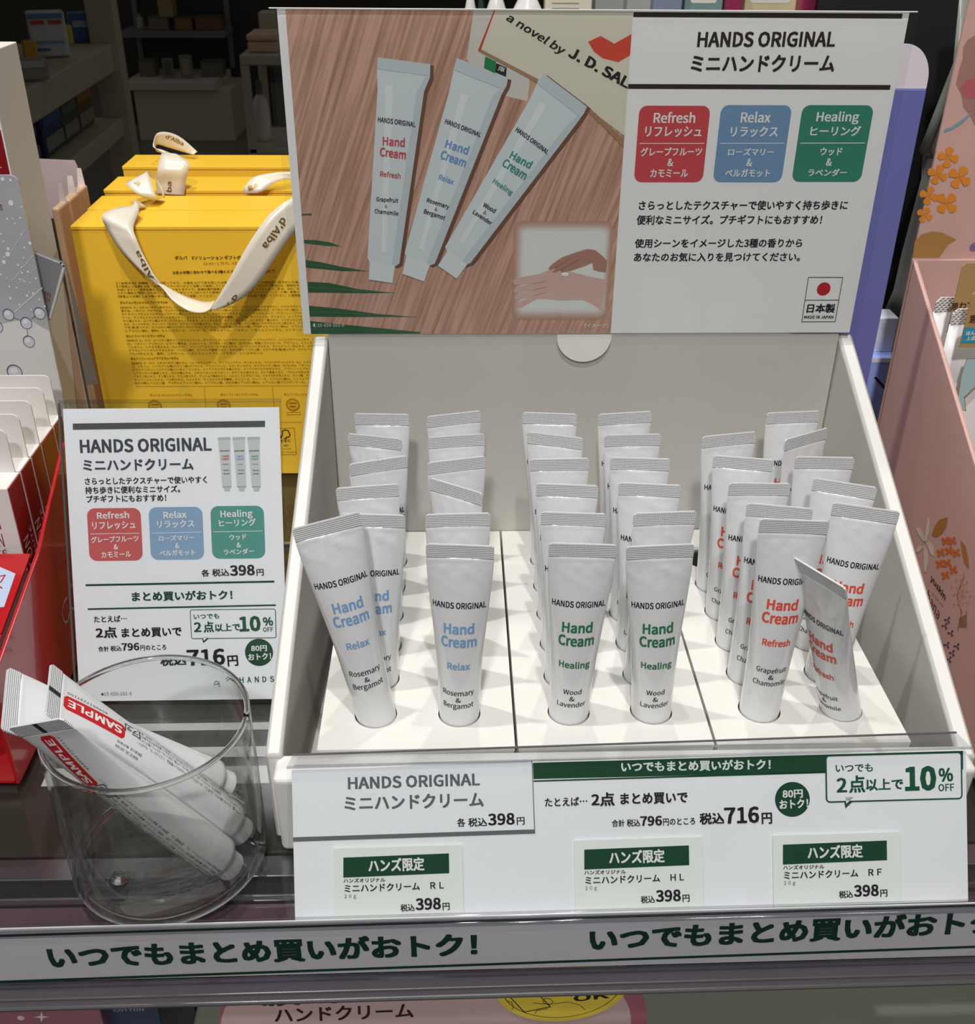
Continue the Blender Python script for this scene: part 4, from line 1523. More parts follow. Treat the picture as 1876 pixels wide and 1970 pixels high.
para(['【ご使用方法】洗顔後、3〜5回振ってから、お顔を上げて目を閉じた状態で、10〜20cm離してお顔全体に吹きかけた後、軽くたたいてなじませます。',
      '【ご使用上の注意】お肌に異常が生じていないかよく注意して使用してください。化粧品がお肌に合わない場合には、使用を中止してください。そのまま使用',
      'を続けますと、症状を悪化させることがありますので、皮膚科専門医等にご相談されることをおすすめします。赤み、はれ、かゆみ、刺激、色抜け等の異常が',
      'られた場合(2)使用したお肌に、直射日光があたって上記のような異常があらわれた場合　傷やはれもの、しっしん等、異常のある部位にはお使いにならない',
      '【保管上の注意】1.お子様の手の届かないところに保管してください。2.直射日光、高温多湿を避け保管してください。3.使用後は容器のふたをしっかり閉めて'],
     866, 33, -30, 5)
TY('ダルバ エッセンシャルスプレーセラムW', (8, 1062), (480, 1056), 27, SEMI)
para(['【全成分】水、エチルヘキサン酸セチル、1,2-ヘキサンジオール、シクロヘキサシロキサン、フェニルシルセスキオキサン、ツベルマグナツムエキス、BG、ヒドロキシエチル',
      '菊子油、ベタイン、アボカド油、カニナバラ果実油、トリ(カプリル酸/カプリン酸)グリセリル、ザクロ果実エキス、グリチルリチン酸2K、EDTA-2Na、トコフェロール、アラ',
      'テトラ(ジ-t-ブチルヒドロキシヒドロケイヒ酸)ペンタエリスリチル、チガヤフクロウエキス、キシリチルグルコシド、(アクリレーツ/アクリル酸アルキル(C10-30))クロスポ',
      'トール、サッパニンジンエキス、ハス花エキス、コメエキス、サッカロミセス培養物、ローズ油、キシリトール、グリセリン、メリアアザジラクタ葉エキス、ラベンダー花',
      'チャ葉エキス、ユーカリ葉エキス、ハイビスカス花エキス、メリッサエキス、オリーブ葉エキス、ローズマリー葉エキス、トウキンセンカ花エキス、レモングラスエキス、カ',
      'キス、セージエキス、ティーツリーエキス、セイヨウハッカ葉エキス、グルコース、クエン酸、クエン酸Na、フサザキスイセン根エキス、ヤマザクラ花エキス、ヒアルロン酸Na、',
      'ワ花/葉/茎エキス、ヒアルロン酸ヒドロキシプロピルトリモニウム、加水分解ヒアルロン酸、アセチルヒアルロン酸Na、ヒアルロン酸、加水分解ヒアルロン酸Na',
      'ヒアルロン酸K、香料、シトロネロール、リナロール、ゲラニオール、リモネン、ヘキシルシンナマル、シトラール'], 1110, 33, 12, 7, last=.128)
TY('ダルバ ファーストスプレーセラム', (68, 1396), (455, 1391), 27, SEMI)
para(['【全成分】水、DPG、ジヘプタン酸ネオペンチルグリコール、グリセレス-26、1,2-ヘキサンジオール、ナイアシンアミド、ツベルマグナツムエキス、トコフェロール、ヒドロキシ',
      'BG、ベタイン、グリセリン、ヒマワリ種子油、ソルビトール、グリチルリチン酸2K、EDTA-2Na、酢酸トコフェロール、アデノシン、ビフィズス菌培養溶解質、ダイズ油、',
      'アルギニン、ヒナギク花エキス、カルボマー、フリージアエキス、ドクダミエキス、エーデルワイスエキス、マドンナリリー花エキス、マグワ樹皮エキス、ハス花エキ',
      'サウスムアインボルケサダエキス、ソルビン酸K、カリスムギ穀粒エキス、加水分解ヒアルロン酸、メボウキ花/葉/茎エキス、サルビアヒスパニカ種子エキス、ペニ',
      'アルバ花エキス、香料、リナロール、ヘキシルシンナマル、リモネン、シトロネロール'], 1438, 33, 76, 6, last=.098)
TY('ダルバ リフレッシュアクアスプレーセラム', (113, 1620), (590, 1614), 27, SEMI)
para(['【全成分】水、DPG、エチルヘキサン酸セチル、1,2-ヘキサンジオール、ナイアシンアミド、グリセレス-26、ツベルマグナツムエキス、BG、ヒドロキシエチルウレア、アボカド油',
      'シ、ベタイン、トリ(カプリル酸/カプリン酸)グリセリル、トコフェロール、コラーゲンエキス、グリチルリチン酸2K、EDTA-2Na、アデノシン、乳酸桿菌、グリセリン、キ',
      'チルヒドロキシヒドロケイヒ酸)ペンタエリスリチル、メリアアザジラクタ葉エキス、メリアアザジラクタ花エキス、(アクリレーツ/アクリル酸アルキル)クロスポリマー',
      'ニアインディカ果実エキス、カカオ葉エキス、エチルヘキシルグリセリン、タチアオイ根エキス、ブドウ果実エキス、アロエベラ花エキス、ナス果実エキス、ベニバナ',
      'イタドリ根エキス、チャ葉エキス、ウコン根エキス、サンショウ果実エキス、パルミトイルプロリンNa、カワラヨモギ花エキス、クエン酸、クエン酸Na、ザクロエキス、ウコン',
      'サンバニンジンエキス、ハス花エキス、コメエキス、サッカロミセス培養物、グルコース、マンノース、ヒアルロン酸Na、ニンフェアアルバ花エキス、ヒアルロン酸ヒ',
      '加水分解ヒアルロン酸、アセチルヒアルロン酸Na、ヒアルロン酸、加水分解ヒアルロン酸Na、ヒアルロン酸クロスポリマーNa、ヒアルロン酸K、香料'], 1664, 33, 122, 5.5, last=.150)
C8 = ext((200, 720, .22388), 0)
P.line([C8(275, 105), C8(1760, 98)], 0.8, (160, 112, 20), 1)
P.line([C8(225, 415), C8(1700, 412)], 0.8, (160, 112, 20), 1)
for xa in (860, 1447):
    P.line([C8(xa, 108), C8(xa + 30, 405)], 0.8, (160, 112, 20), 1)
for t, x0_, x1_, y in (('ダルバ エッセンシャルスプレーセラム', 396, 760, 190), ('ダルバ ファーストスプレーセラム', 1003, 1326, 186), ('ダルバ リフレッシュアクアスプレーセラム', 1548, 1960, 184)):
    P.text(t, C8(x0_, y), C8(x1_, y - 2), 5, YK, 0.002, 1, 1)
for cx_, cy_ in ((440, 275), (1030, 270), (1624, 262)):
    for r, col in ((13.2, (120, 84, 20)), (12.2, (236, 178, 40)), (11.2, (120, 84, 20)), (10.4, (236, 178, 40))):
        P.disc(*C8(cx_, cy_), r, col, {13.2: 1, 12.2: 2, 11.2: 3, 10.4: 4}[r])
    P.rect(*C8(cx_ - 32, cy_ - 18), *C8(cx_ + 32, cy_ - 12), YK, 5)
    P.rect(*C8(cx_ - 26, cy_ + 8), *C8(cx_ + 26, cy_ + 20), (150, 104, 26), 5)
    P.line([C8(cx_ - 48, cy_ + 66), C8(cx_ + 62, cy_ + 62), C8(cx_ + 64, cy_ + 84), C8(cx_ - 46, cy_ + 86)], 0.8, (120, 84, 20), 1, True)
# forest mark panel
P.line([C8(*q) for q in ((1480, 465), (1635, 460), (1655, 690), (1490, 690))], 0.8, (120, 84, 20), 1, True)
P.line([C8(*q) for q in ((1506, 528), (1522, 545), (1534, 520), (1532, 490), (1556, 476), (1584, 484), (1600, 520), (1590, 538), (1566, 540), (1568, 552), (1548, 552))], 2.2, YK, 1)
P.text('FSC', C8(1524, 585), C8(1606, 580), 5, YK, SEMI, 1, 1)
P.text('MIX', C8(1548, 618), C8(1588, 616), 3, YK, SEMI, 1, 1)
P.text('Packaging', C8(1535, 648), C8(1612, 645), 3, YK, 0, 1, 1)
P.text('FSC® C104934', C8(1510, 678), C8(1650, 674), 3, YK, 0, 1, 1)
fb_ = [q for q in bpy.data.objects if q.parent == g1 and q.name.startswith('box_body')][0]
P.build('print', fb_)


def R2(pa, pb_, Y0, Y1=None):
    return (onY(pa[0], pa[1], Y0), onY(pb_[0], pb_[1], Y1 if Y1 is not None else Y0))


# front ribbon: out of the lid, over the edge, hanging swag with one twist, back up to the right
F = YY - 0.004
rb = ribbon('ribbon_handle', [
    (onZ(283, 398, YT + .001), onZ(262, 384, YT + .006)),
    (onZ(262, 400, YT + .004), onZ(256, 383, YT + .012)),
    R2((236, 398), (268, 400), YY + .012, YY + .016),
    R2((198, 412), (257, 436), YY - .003, YY - .006),
    R2((205, 439), (262, 458), F - .002, F - .008),
    R2((228, 475), (276, 490), F - .006, F - .010),
    R2((261, 511), (293, 522), F - .010, F - .012),
    R2((290, 538), (306, 541), F - .012, F - .013),
    R2((311, 553), (316, 549), F - .014, F - .012),
    R2((332, 578), (345, 565), F - .018, F - .010),
    R2((360, 597), (372, 576), F - .022, F - .010),
    R2((386, 602), (396, 581), F - .024, F - .012),
    R2((404, 596), (414, 579), F - .022, F - .018),
    ], g1)
rb2 = ribbon('ribbon_handle', [
    R2((406, 594), (410, 597), F - .024),
    R2((426, 561), (440, 588), F - .022),
    R2((453, 515), (474, 568), F - .020),
    R2((473, 478), (500, 540), F - .017),
    R2((496, 442), (529, 498), F - .013),
    R2((522, 409), (555, 460), F - .008),
    R2((558, 383), (582, 430), F - .002),
    R2((590, 372), (612, 405), YY + .006),
    (onZ(606, 388, YT + .002), onZ(624, 398, YT + .002)),
    ], g1)


def ribbon_text(t, bl, br, h, Y, mt, parent, flip=False):
    pl_ = Plane((0, Y, 0), (1, 0, 0), (0, 0, 1))
    q = Print(pl_)
    q.text(t, bl, br, h, (120, 92, 40), SEMI, 2, 2, mt=mt)
    vs_, fs_ = [], []
    mp_ = pmat(parent)
    tree = BVHTree.FromPolygons([mp_ @ v.co for v in parent.data.vertices], [list(p.vertices) for p in parent.data.polygons])
    out = []
    for x, y, z in q.bm.v:
        hit = tree.ray_cast(Vector((x, Y - .08, z)), Vector((0, 1, 0)), .16)[0]
        out.append(None if hit is None else (x, hit.y - .00055 + (y - Y) * .05, z))
    keep = [(f, mi) for f, mi in zip(q.bm.f, q.bm.mi) if all(out[i] is not None for i in f)]
    q.bm.f, q.bm.mi = [k[0] for k in keep], [k[1] for k in keep]
    q.bm.v = [o if o is not None else v for o, v in zip(out, q.bm.v)]
    return q.build('ribbon_print', parent)


# print on the swag
ribbon_text("d'Alba", (539, 424), (503, 474), 15, F - .0165, GOLD, rb2)
ribbon_text("d'Al", (452, 567), (425, 596), 10, F - .0235, GOLD, rb2)
ribbon_text("Alba", (296, 537), (263, 486), 10, F - .0150, GOLD, rb)
# ribbon of the second box: curl lying on the lid
r2 = ribbon('ribbon_handle', [
    (onZ(318, 384, YT + .0015), onZ(300, 382, YT + .001)),
    R2((306, 384), (286, 383), YY + .052, YY + .054),
    R2((298, 372), (262, 372), YY + .050, YY + .048),
    R2((290, 345), (243, 354), YY + .058, YY + .052),
    R2((284, 331), (256, 345), YY + .064, YY + .060),
    R2((292, 332), (276, 338), YY + .070, YY + .068),
    R2((308, 352), (300, 348), YY + .078, YY + .076),
    (onZ(316, 379, YT + .001), onZ(312, 377, YT + .001)),
    ], g2)
ribbon_text('alba', (246, 352), (264, 362), 8, YY + .047, GOLD, r2)
# third box: upright band on its face and a curl at the right
y3f = y3 - .004
r3 = ribbon('ribbon_handle', [
    R2((302, 373), (354, 376), y3f),
    R2((300, 350), (357, 352), y3f),
    R2((303, 325), (361, 330), y3f - .002, y3f),
    R2((309, 300), (363, 312), y3f + .006, y3f + .004),
    R2((312, 292), (340, 296), y3f + .016, y3f + .012),
    ], g3)
r3b = ribbon('ribbon_handle', [
    R2((468, 372), (500, 372), y3f - .004),
    R2((470, 360), (508, 366), y3f - .004),
    R2((490, 340), (528, 352), y3f),
    R2((530, 332), (552, 344), y3f + .006),
    R2((560, 331), (575, 352), y3f + .008),
    ], g3)
ribbon_text('ga', (478, 368), (497, 362), 9, y3f - .006, GOLD, r3b)
ribbon_text('ba', (328, 372), (328, 352), 10, y3f - .004, GOLD, r3)
# rearmost box: loop standing above the lid
y4m = y4 + .018
r4 = ribbon('ribbon_handle', [
    R2((352, 302), (336, 298), y4m - .010, y4m - .006),
    R2((338, 301), (312, 288), y4m - .012, y4m - .010),
    R2((318, 296), (296, 284), y4m - .012, y4m - .012),
    R2((300, 290), (295, 274), y4m - .008, y4m - .010),
    R2((302, 278), (303, 256), y4m, y4m),
    R2((325, 284), (326, 255), y4m + .008, y4m + .006),
    R2((352, 292), (350, 266), y4m + .010, y4m + .010),
    R2((372, 298), (380, 292), y4m + .008, y4m + .010),
    ], g4)
ribbon_text("d'Alba", (313, 270), (345, 287), 8, y4m - .004, GOLD, r4)

# =================================================================== LEFT: RED DISPLAY WITH CARTONS
REDC = M('red_card', (178, 22, 28), 0.22, spec=0.5, coat=0.4, var=0.03)
DRED = M('carton_red', (150, 24, 26), 0.35, var=0.03)
CWH = M('carton_white', (232, 228, 224), 0.55, var=0.015)
XR = -0.3000
e0, e1, e2, e3 = onX(125, 850, XR), onX(75, 1065, XR), onX(22, 1210, XR), onX(0, 1275, XR)
sl_ = (e1[2] - e3[2]) / (e1[1] - e3[1])
yf = e3[1] - (e3[2] - 0.012) / sl_
prof = [(yf, SHZ + .0003), (e0[1], SHZ + .0003), (e0[1], e0[2]), (e1[1], e1[2]), (yf, 0.012)]
rd = empty('red_display', (XR - .08, 0.09, SHZ), 'glossy red countertop display at the far left holding upright white and red cartons', 'display box')
b = Bm().prism([(XR, y, z) for y, z in prof], (-0.0022, 0, 0), REDC)
b.build('side_panel', rd, bevel=0.0007, normals=True)
Bm().box((-0.47, 0.2055, SHZ + .0003), (XR - .01, 0.2075, 0.05), REDC).build('back_panel', rd)
Bm().box((-0.47, yf + .001, SHZ + .0003), (XR - .003, 0.205, SHZ + .002), REDC).build('base_panel', rd)
# sloping front panel with pale artwork
f0 = np.array((XR - .0045, e1[1], e1[2]))
f1 = np.array((XR - .0045, e2[1] - .002, e2[2] - .001))
fpn = Plane(f1 - np.array((.16, 0, 0)), (1, 0, 0), f0 - f1)
hgt = np.linalg.norm(f0 - f1)
b = Bm()
sheet_solid(b, fpn, [(0, 0), (.16, 0), (.16, hgt), (0, hgt)], .0012, REDC)
fo = b.build('front_panel', rd)
P = Print(fpn)
P.pp([(-60, 1090), (0, 1091), (30, 1104), (8, 1168), (-60, 1175)], (178, 192, 218), 1)
P.line([(-14, 1112), (10, 1107), (2, 1120), (-8, 1124), (4, 1132)], 3, (182, 34, 40), 2)
P.build('print', fo)
f2 = np.array((XR - .0045, yf, 0.008))
b = Bm().prism([f1 + (-.16, 0, -.0008), f1 + (0, 0, -.0008), f2, f2 + (-.16, 0, 0)], (0, .0012, 0), REDC)
b.build('lower_flap', rd)
# lettering on the side panel
sp_ = Plane((XR + .00005, 0, 0), (0, 1, 0), (0, 0, 1))
P = Print(sp_)
arc = [(128, 1149), (122, 1160), (119, 1175), (120, 1188), (125, 1199), (130, 1194), (133, 1180)]
P.line(arc, 1.6, (206, 176, 176), 1)
arc = [(137, 1123), (134, 1138), (134, 1155), (137, 1168), (141, 1172)]
P.line(arc, 1.4, (206, 176, 176), 1)
P.build('print', [q for q in bpy.data.objects if q.parent == rd and q.name.startswith('side_panel')][0])
# five cartons in a row, each with a raised white header tab
XC = -0.3112
cpx = [(12, 941), (38, 908), (59, 881), (77, 851), (102, 821), (113, 797)]
ys_ = [onX(x, y, XC)[1] for x, y in cpx]
tops = [onX(x, y, XC)[2] for x, y in cpx]
zc = sum(tops) / len(tops)
tabR = [((14, 826), (30, 905)), ((41, 797), (55, 875)), ((57, 771), (76, 845)), ((83, 746), (98, 816)), ((101, 722), (111, 790))]
names = ['frontmost red and white carton in the red display', 'second red and white carton from the front in the red display',
         'third red and white carton from the front in the red display', 'fourth red and white carton from the front in the red display',
         'rearmost red and white carton in the red display']
ys_[5] = ys_[4] + 0.016
for i in range(5):
    ya, yb_ = ys_[i] + .0006, ys_[i + 1] - .0006
    c = empty('cosmetic_carton', (XC - .055, (ya + yb_) / 2, SHZ + .0025), names[i], 'carton', 'cartons in the red display')
    bx0 = XC - .11
    b = Bm().box((bx0, ya, SHZ + .0025), (XC, yb_, zc), CWH)
    body = b.build('carton_body', c, bevel=.0006)
    Bm().box((XC + .0001, ya + .0007, SHZ + .004), (XC + .0005, yb_ - .0007, zc - .0008), DRED).build('side_print', body)
    (tx, ty), (bx_, by_) = tabR[i]
    pb2 = onY(bx_, by_, yb_ - .0006)
    ht = onY(tx, ty, yb_ - .0006)[2]
    xr_ = pb2[0] - .0005
    r_ = .004
    poly = [(bx0, zc), (xr_, zc), (xr_, ht - r_)] + [(xr_ - r_ + r_ * math.cos(a), ht - r_ + r_ * math.sin(a)) for a in np.linspace(0, PI / 2, 7)] + [(bx0, ht)]
    b = Bm().prism([(x, yb_ - .0009, z) for x, z in poly], (0, .0008, 0), CWH)
    b.build('header_tab', c)
    spx = Plane((XC + .0006, 0, 0), (0, 1, 0), (0, 0, 1))
    P = Print(spx)
    m0 = [(45, 1071), (66, 1039), (0, 0), (0, 0), (0, 0)][i]
    yc = (ya + yb_) / 2
    dz = zc - tops[i]
    ztx = onX(52, 1040, XC)[2] if i == 0 else onX(52, 1040, XC)[2]
    for t, yb2, hh, ln, ze in (('COTTON', yc + .0008, .0074, .0400, ztx + .0035), ('BEAUTÉ', yc + .0062, .0034, .0270, ztx + .0060)):
        v, f, sz = glyphs(t, 0, 2)
        P.bm.add([(XC + .0007, yb2 - q[1] / sz[1] * hh, ze - ln + q[0] / sz[0] * ln) for q in v], f, ink((226, 206, 204)))
    P.build('print', body)
    if i == 0:
        pf = Plane((0, ya - .00005, 0), (1, 0, 0), (0, 0, 1))
        P = Print(pf)
        for t, bl, br, h in (('COTTON', (-70, 1052), (10, 1052), 26), ('SKIN', (-50, 1020), (3, 1018), 18), ('BEAUTÉ', (-60, 1069), (16, 1069), 14)):
            P.text(t, bl, br, h, (150, 30, 36), 0, 1)
        P.build('print', body)

# silver header board standing at the back of the red display
SILV = M('header_silver', (186, 187, 194), 0.28, metal=0.25, var=0.18, vscale=18)
hy_ = 0.2095
hpn = Plane((0, hy_, 0), (1, 0, 0), (0, 0, 1))
h_r = hpn.loc(80, 560)[0]
h_t = hpn.loc(10, 337)[1]
hb_ = empty('header_board', (h_r - .06, hy_, 0.05), 'silver grey header board with bubbles and molecules above the white carton tabs', 'header board')
r_ = .005
poly = [(h_r - .12, SHZ + .0003), (h_r, SHZ + .0003), (h_r, h_t - r_)] + [(h_r - r_ + r_ * math.cos(a), h_t - r_ + r_ * math.sin(a)) for a in np.linspace(0, PI / 2, 8)] + [(h_r - .12, h_t)]
b = Bm()
sheet_solid(b, hpn, poly, .0016, SILV)
ho = b.build('board', hb_)
P = Print(hpn)
WHT = (226, 224, 222)
# paler lower part of the artwork
lo0 = hpn.loc(0, 600)[1]
P.poly([(h_r - .12, SHZ + .001), (h_r - .0004, SHZ + .001), (h_r - .0004, lo0 - .012), (h_r - .012, lo0 - .004), (h_r - .03, lo0 - .008), (h_r - .05, lo0), (h_r - .12, lo0 - .004)],
       (216, 214, 212), 1)
C2 = ext((0, 320, .2029), 0)
for x, y, r in ((105, 347, 5), (68, 497, 2), (193, 488, 2), (143, 540, 1.6), (200, 642, 1.4), (122, 497, 1.4), (78, 781, 3), (75, 832, 4.5), (38, 906, 3.6), (42, 860, 1.6),
                (232, 770, 1.8), (222, 868, 1.6), (172, 935, 2), (215, 965, 3), (265, 998, 2.2), (210, 1008, 2), (190, 1070, 1.8), (125, 1080, 2), (108, 1105, 1.8), (90, 1140, 1.8),
                (155, 1150, 1.6), (230, 1090, 1.8), (340, 1062, 1.8), (285, 1100, 1.4), (315, 1205, 2.2), (258, 1225, 2.4), (275, 1190, 1.4), (100, 1250, 2.4), (185, 1308, 1.8), (372, 1262, 1.8),
                (425, 1325, 1.8), (295, 1360, 1.6), (285, 728, 3.2), (8, 640, 1.8), (25, 120, 3.5), (100, 130, 2.5), (204, 385, 1.6), (10, 1025, 1.8), (66, 1056, 1.4), (35, 710, 1.6)):
    P.disc(*C2(x, y), r, WHT, 2, ry=r * 1.15, n=14)
for ln, wd in (([(140, 1380), (400, 1150)], 2.2), ([(100, 820), (240, 600)], 1.2), ([(100, 1110), (310, 850)], 1.4), ([(190, 1100), (350, 960)], 1.0)):
    P.line([C2(*q) for q in ln], wd, (206, 206, 210), 2)
for x, y, r in ((80, 1405, 11), (375, 1392, 11.5), (250, 1485, 11.5), (275, 1660, 11.5), (140, 1950, 15), (-30, 1520, 12)):
    P.disc(*C2(x, y), r, (96, 98, 122), 3, ry=r * 1.08)
    P.disc(*C2(x + 2, y + 2), r * .86, (202, 204, 212), 4, ry=r * .92)
    P.disc(*C2(x - 8, y - 14), r * .5, (224, 224, 228), 5, ry=r * .4, rot=.6)
for a, c in (((130, 1430), (200, 1465)), ((300, 1445), (340, 1415)), ((258, 1550), (266, 1605))):
    P.line([C2(*a), C2(*c)], 1.4, (110, 112, 134), 3)
P.text('合', C2(-14, 418), C2(36, 412), 15, (128, 26, 34), 0, 3)
P.build('print', ho)

# grey sheet-mask pouch behind the board
POU = M('pouch_silver', (150, 150, 152), 0.3, metal=0.35, var=0.12, vscale=25)
py_ = 0.214
pn = Plane((0, py_, 0), (1, 0, 0), (0, 0, 1))
px_ = [(10, 500), (62, 481), (118, 503), (124, 510), (126, 518), (98, 615), (118, 640), (160, 770), (160, 790), (30, 780)]
pl3 = [pn.loc(*q) for q in px_]
pc = empty('mask_pouch', pn.pt(pl3[5]), 'shiny grey sheet mask pouch sticking out from behind the silver header board', 'pouch')
b = Bm()
sheet_solid(b, pn, pl3[:6] + [pn.loc(30, 640)], .0010, POU, 0)
po = b.build('pouch_body', pc)
P = Print(pn)
P.line([(62, 484), (117, 506), (123, 512), (96, 612)], 4.5, (196, 196, 194), 1)
P.text('SKIN', (70, 566), (97, 572), 9, (120, 36, 44), 0, 2)
P.text('COTTON', (60, 577), (96, 582), 9, (120, 36, 44), 0, 2)
P.build('print', po)
LEG = M('pouch_flap', (128, 128, 126), 0.35, metal=0.2)

# tall white carton behind
XW = -0.3290
wb = onX(32, 80, XW)
wf = onX(22, 335, XW)
wc = empty('tall_carton', (XW - .07, (wb[1] + wf[1]) / 2, SHZ), 'tall white carton with a dark red front behind the silver header board', 'carton')
b = Bm().box((XW - .14, wf[1], SHZ + .0003), (XW, wb[1], wb[2]), CWH)
wo = b.build('carton_body', wc, bevel=.0006)
wp = Plane((0, wf[1] - .00005, 0), (1, 0, 0), (0, 0, 1))
P = Print(wp)
zr = wp.loc(4, 250)[1]
P.poly([(XW - .139, SHZ + .01), (XW - .0008, SHZ + .01), (XW - .0008, zr), (XW - .139, zr)], (132, 18, 28), 1)
P.line([(-20, 322), (3, 322)], 1.2, (226, 214, 212), 2)
P.build('front_print', wo)
wp = Plane((XW + .00005, 0, 0), (0, 1, 0), (0, 0, 1))
P = Print(wp)
zz = [wp.loc(*q) for q in ((100, 497), (112, 480), (170, 800), (150, 800), (122, 545))]
zz = [(min(q[0], wb[1] - .0006), q[1]) for q in zz]
P.poly(zz, (206, 180, 186), 1)
P.build('side_print', wo)
# grey side card between carton and yellow box
gq = [onY(*q, YY - .012) for q in ((124, 500), (130, 520), (189, 738), (167, 741))]
GRC = M('grey_card', (148, 142, 136), 0.5)
tag(Bm().prism(gq, (0, .0008, 0), GRC).build('grey_card'), 'narrow grey card strip standing between white carton and yellow gift box', 'card')

# three peach cartons with open tops
PEA = M('carton_peach', (226, 188, 152), 0.4, var=0.05, vscale=20)
PKW = M('carton_pinkwhite', (232, 218, 218), 0.5)
for i, (pxs, lab) in enumerate((((97, 400, 114, 392), 'peach cosmetic carton nearest the white carton, open at the top'),
                                ((115, 384, 135, 377), 'middle one of three peach cosmetic cartons with open tops'),
                                ((134, 368, 152, 350), 'peach cosmetic carton nearest the yellow boxes, open at the top'))):
    Y0 = 0.40 + .025 * i
    q0, q1 = onY(pxs[0], pxs[1], Y0), onY(pxs[2], pxs[1], Y0)
    c = empty('peach_carton', ((q0[0] + q1[0]) / 2, Y0 + .02, SHZ), lab, 'carton', 'peach cartons beside the yellow boxes')
    Bm().box((q0[0] + .0003, Y0, SHZ + .0003), (q1[0] - .0003, Y0 + .0235, q0[2]), PEA).build('carton_body', c, bevel=.002, segs=3)
    Bm().prism([(q0[0] + .0005, Y0 + .0185, q0[2] - .002), (q1[0] - .0005, Y0 + .0185, q0[2] - .002), (q1[0] - .002, Y0 + .0195, q0[2] + .013), (q0[0] + .002, Y0 + .0195, q0[2] + .013)],
               (0, .0006, 0), PKW).build('top_flap', c)
    P = Print(Plane((0, Y0 - .0001, 0), (1, 0, 0), (0, 0, 1)))
    if i == 1:
        for k in range(26):
            P.rect(121 + k * 1.35, 470 + k * 7.6, 133 + k * 1.35, 473 + k * 7.6, (206, 132, 62), 1)
        P.build('print', [q for q in bpy.data.objects if q.parent == c and q.name.startswith('carton_body')][0])
bkp = onY(80, 308, 0.49)
tag(Bm().prism([onY(*q, .492) for q in ((70, 306), (143, 309), (149, 322), (158, 372), (160, 420), (90, 420))], (0, .0012, 0), M('card_mottled', (196, 176, 178), 0.45, var=0.25, vscale=40)).build('backing_card'),
    'mottled pink grey backing card rising behind the peach cartons', 'card')

# =================================================================== RIGHT: PINK DISPLAY
PINK = M('pink_card', (210, 170, 160), 0.5, var=0.03)
XP = 0.1950
q0, q1 = onX(1757, 500, XP), onX(1875, 891, XP)
slp = (q0[2] - q1[2]) / (q0[1] - q1[1])
yfr = -0.05
pd = empty('pink_display', (XP + .08, 0.09, SHZ), 'pink floral cardboard display at the right edge with sloping side and tall header', 'display box')
b = Bm().prism([(XP, yfr, SHZ + .0003), (XP, q0[1], SHZ + .0003), (XP, q0[1], q0[2]), (XP, yfr, q0[2] - slp * (q0[1] - yfr))], (.0025, 0, 0), PINK)
so = b.build('side_panel', pd, bevel=.0008, normals=True)
Bm().box((XP, q0[1] + .0003, SHZ + .0003), (XP + .22, q0[1] + .0028, q0[2]), PINK).build('back_panel', pd, bevel=.0006)
Bm().box((XP + .003, yfr, SHZ + .0003), (XP + .22, q0[1], SHZ + .002), PINK).build('base_panel', pd)
hpx = Plane((0, q0[1] + .0032, 0), (1, 0, 0), (0, 0, 1))
hl0, hl1 = hpx.loc(1757, 490), hpx.loc(1864, 0)
b = Bm()
sheet_solid(b, hpx, [(hl0[0], hl0[1] - .02), (hl0[0] + .22, hl0[1] - .02), (hl0[0] + .22, hl1[1] + .03), (hl1[0] + .0006, hl1[1] + .03)], .0016, PINK)
hd = b.build('header_panel', pd)
P = Print(hpx)
C7 = ext((1740, 0, .26398), 0)
ORG = (224, 140, 52)
petal = [(0, 0), (.35, .18), (.8, .3), (1.05, .12), (1.05, -.12), (.8, -.3), (.35, -.18)]


def petals(P, cx, cy, size, ang0, n, rgb, layer, T, wide=1.0):
    for k in range(n):
        layer += .12
        a = ang0 + 2 * PI * k / n
        pts = []
        for x, y in petal:
            y *= wide
            pts.append(T(cx + size * (x * math.cos(a) - y * math.sin(a)), cy + size * (x * math.sin(a) + y * math.cos(a))))
        P.pp(pts, rgb, layer)


for cx, cy, sz, a0 in ((318, 1145, 72, .2), (400, 1290, 82, .55), (308, 1480, 80, .75), (240, 1270, 70, .4), (178, 1425, 66, .3), (148, 1565, 56, .5)):
    petals(P, cx, cy, sz, a0, 4, ORG, 1 + cx / 100, C7, 1.5)
P.pp([C7(*q) for q in ((75, 1760), (120, 1710), (200, 1685), (275, 1695), (380, 1745), (320, 1780), (255, 1875), (60, 1875))], (176, 132, 76), 2)
P.pp([C7(*q) for q in ((288, 945), (350, 920), (420, 870), (485, 815), (475, 845), (420, 900), (350, 945), (290, 965))], (128, 158, 172), 2)
P.pp([C7(*q) for q in ((375, 610), (400, 500), (425, 430), (430, 340), (460, 290), (540, 240), (640, 250), (640, 1000), (530, 950), (480, 840), (430, 780), (415, 690))], (168, 126, 116), 1)
P.pp([C7(*q) for q in ((405, 640), (450, 585), (530, 565), (640, 560), (640, 720), (540, 715), (440, 715), (420, 680))], (186, 100, 104), 2)
P.disc(*C7(505, 1800), 8, (132, 112, 150), 2)
P.build('print', hd)
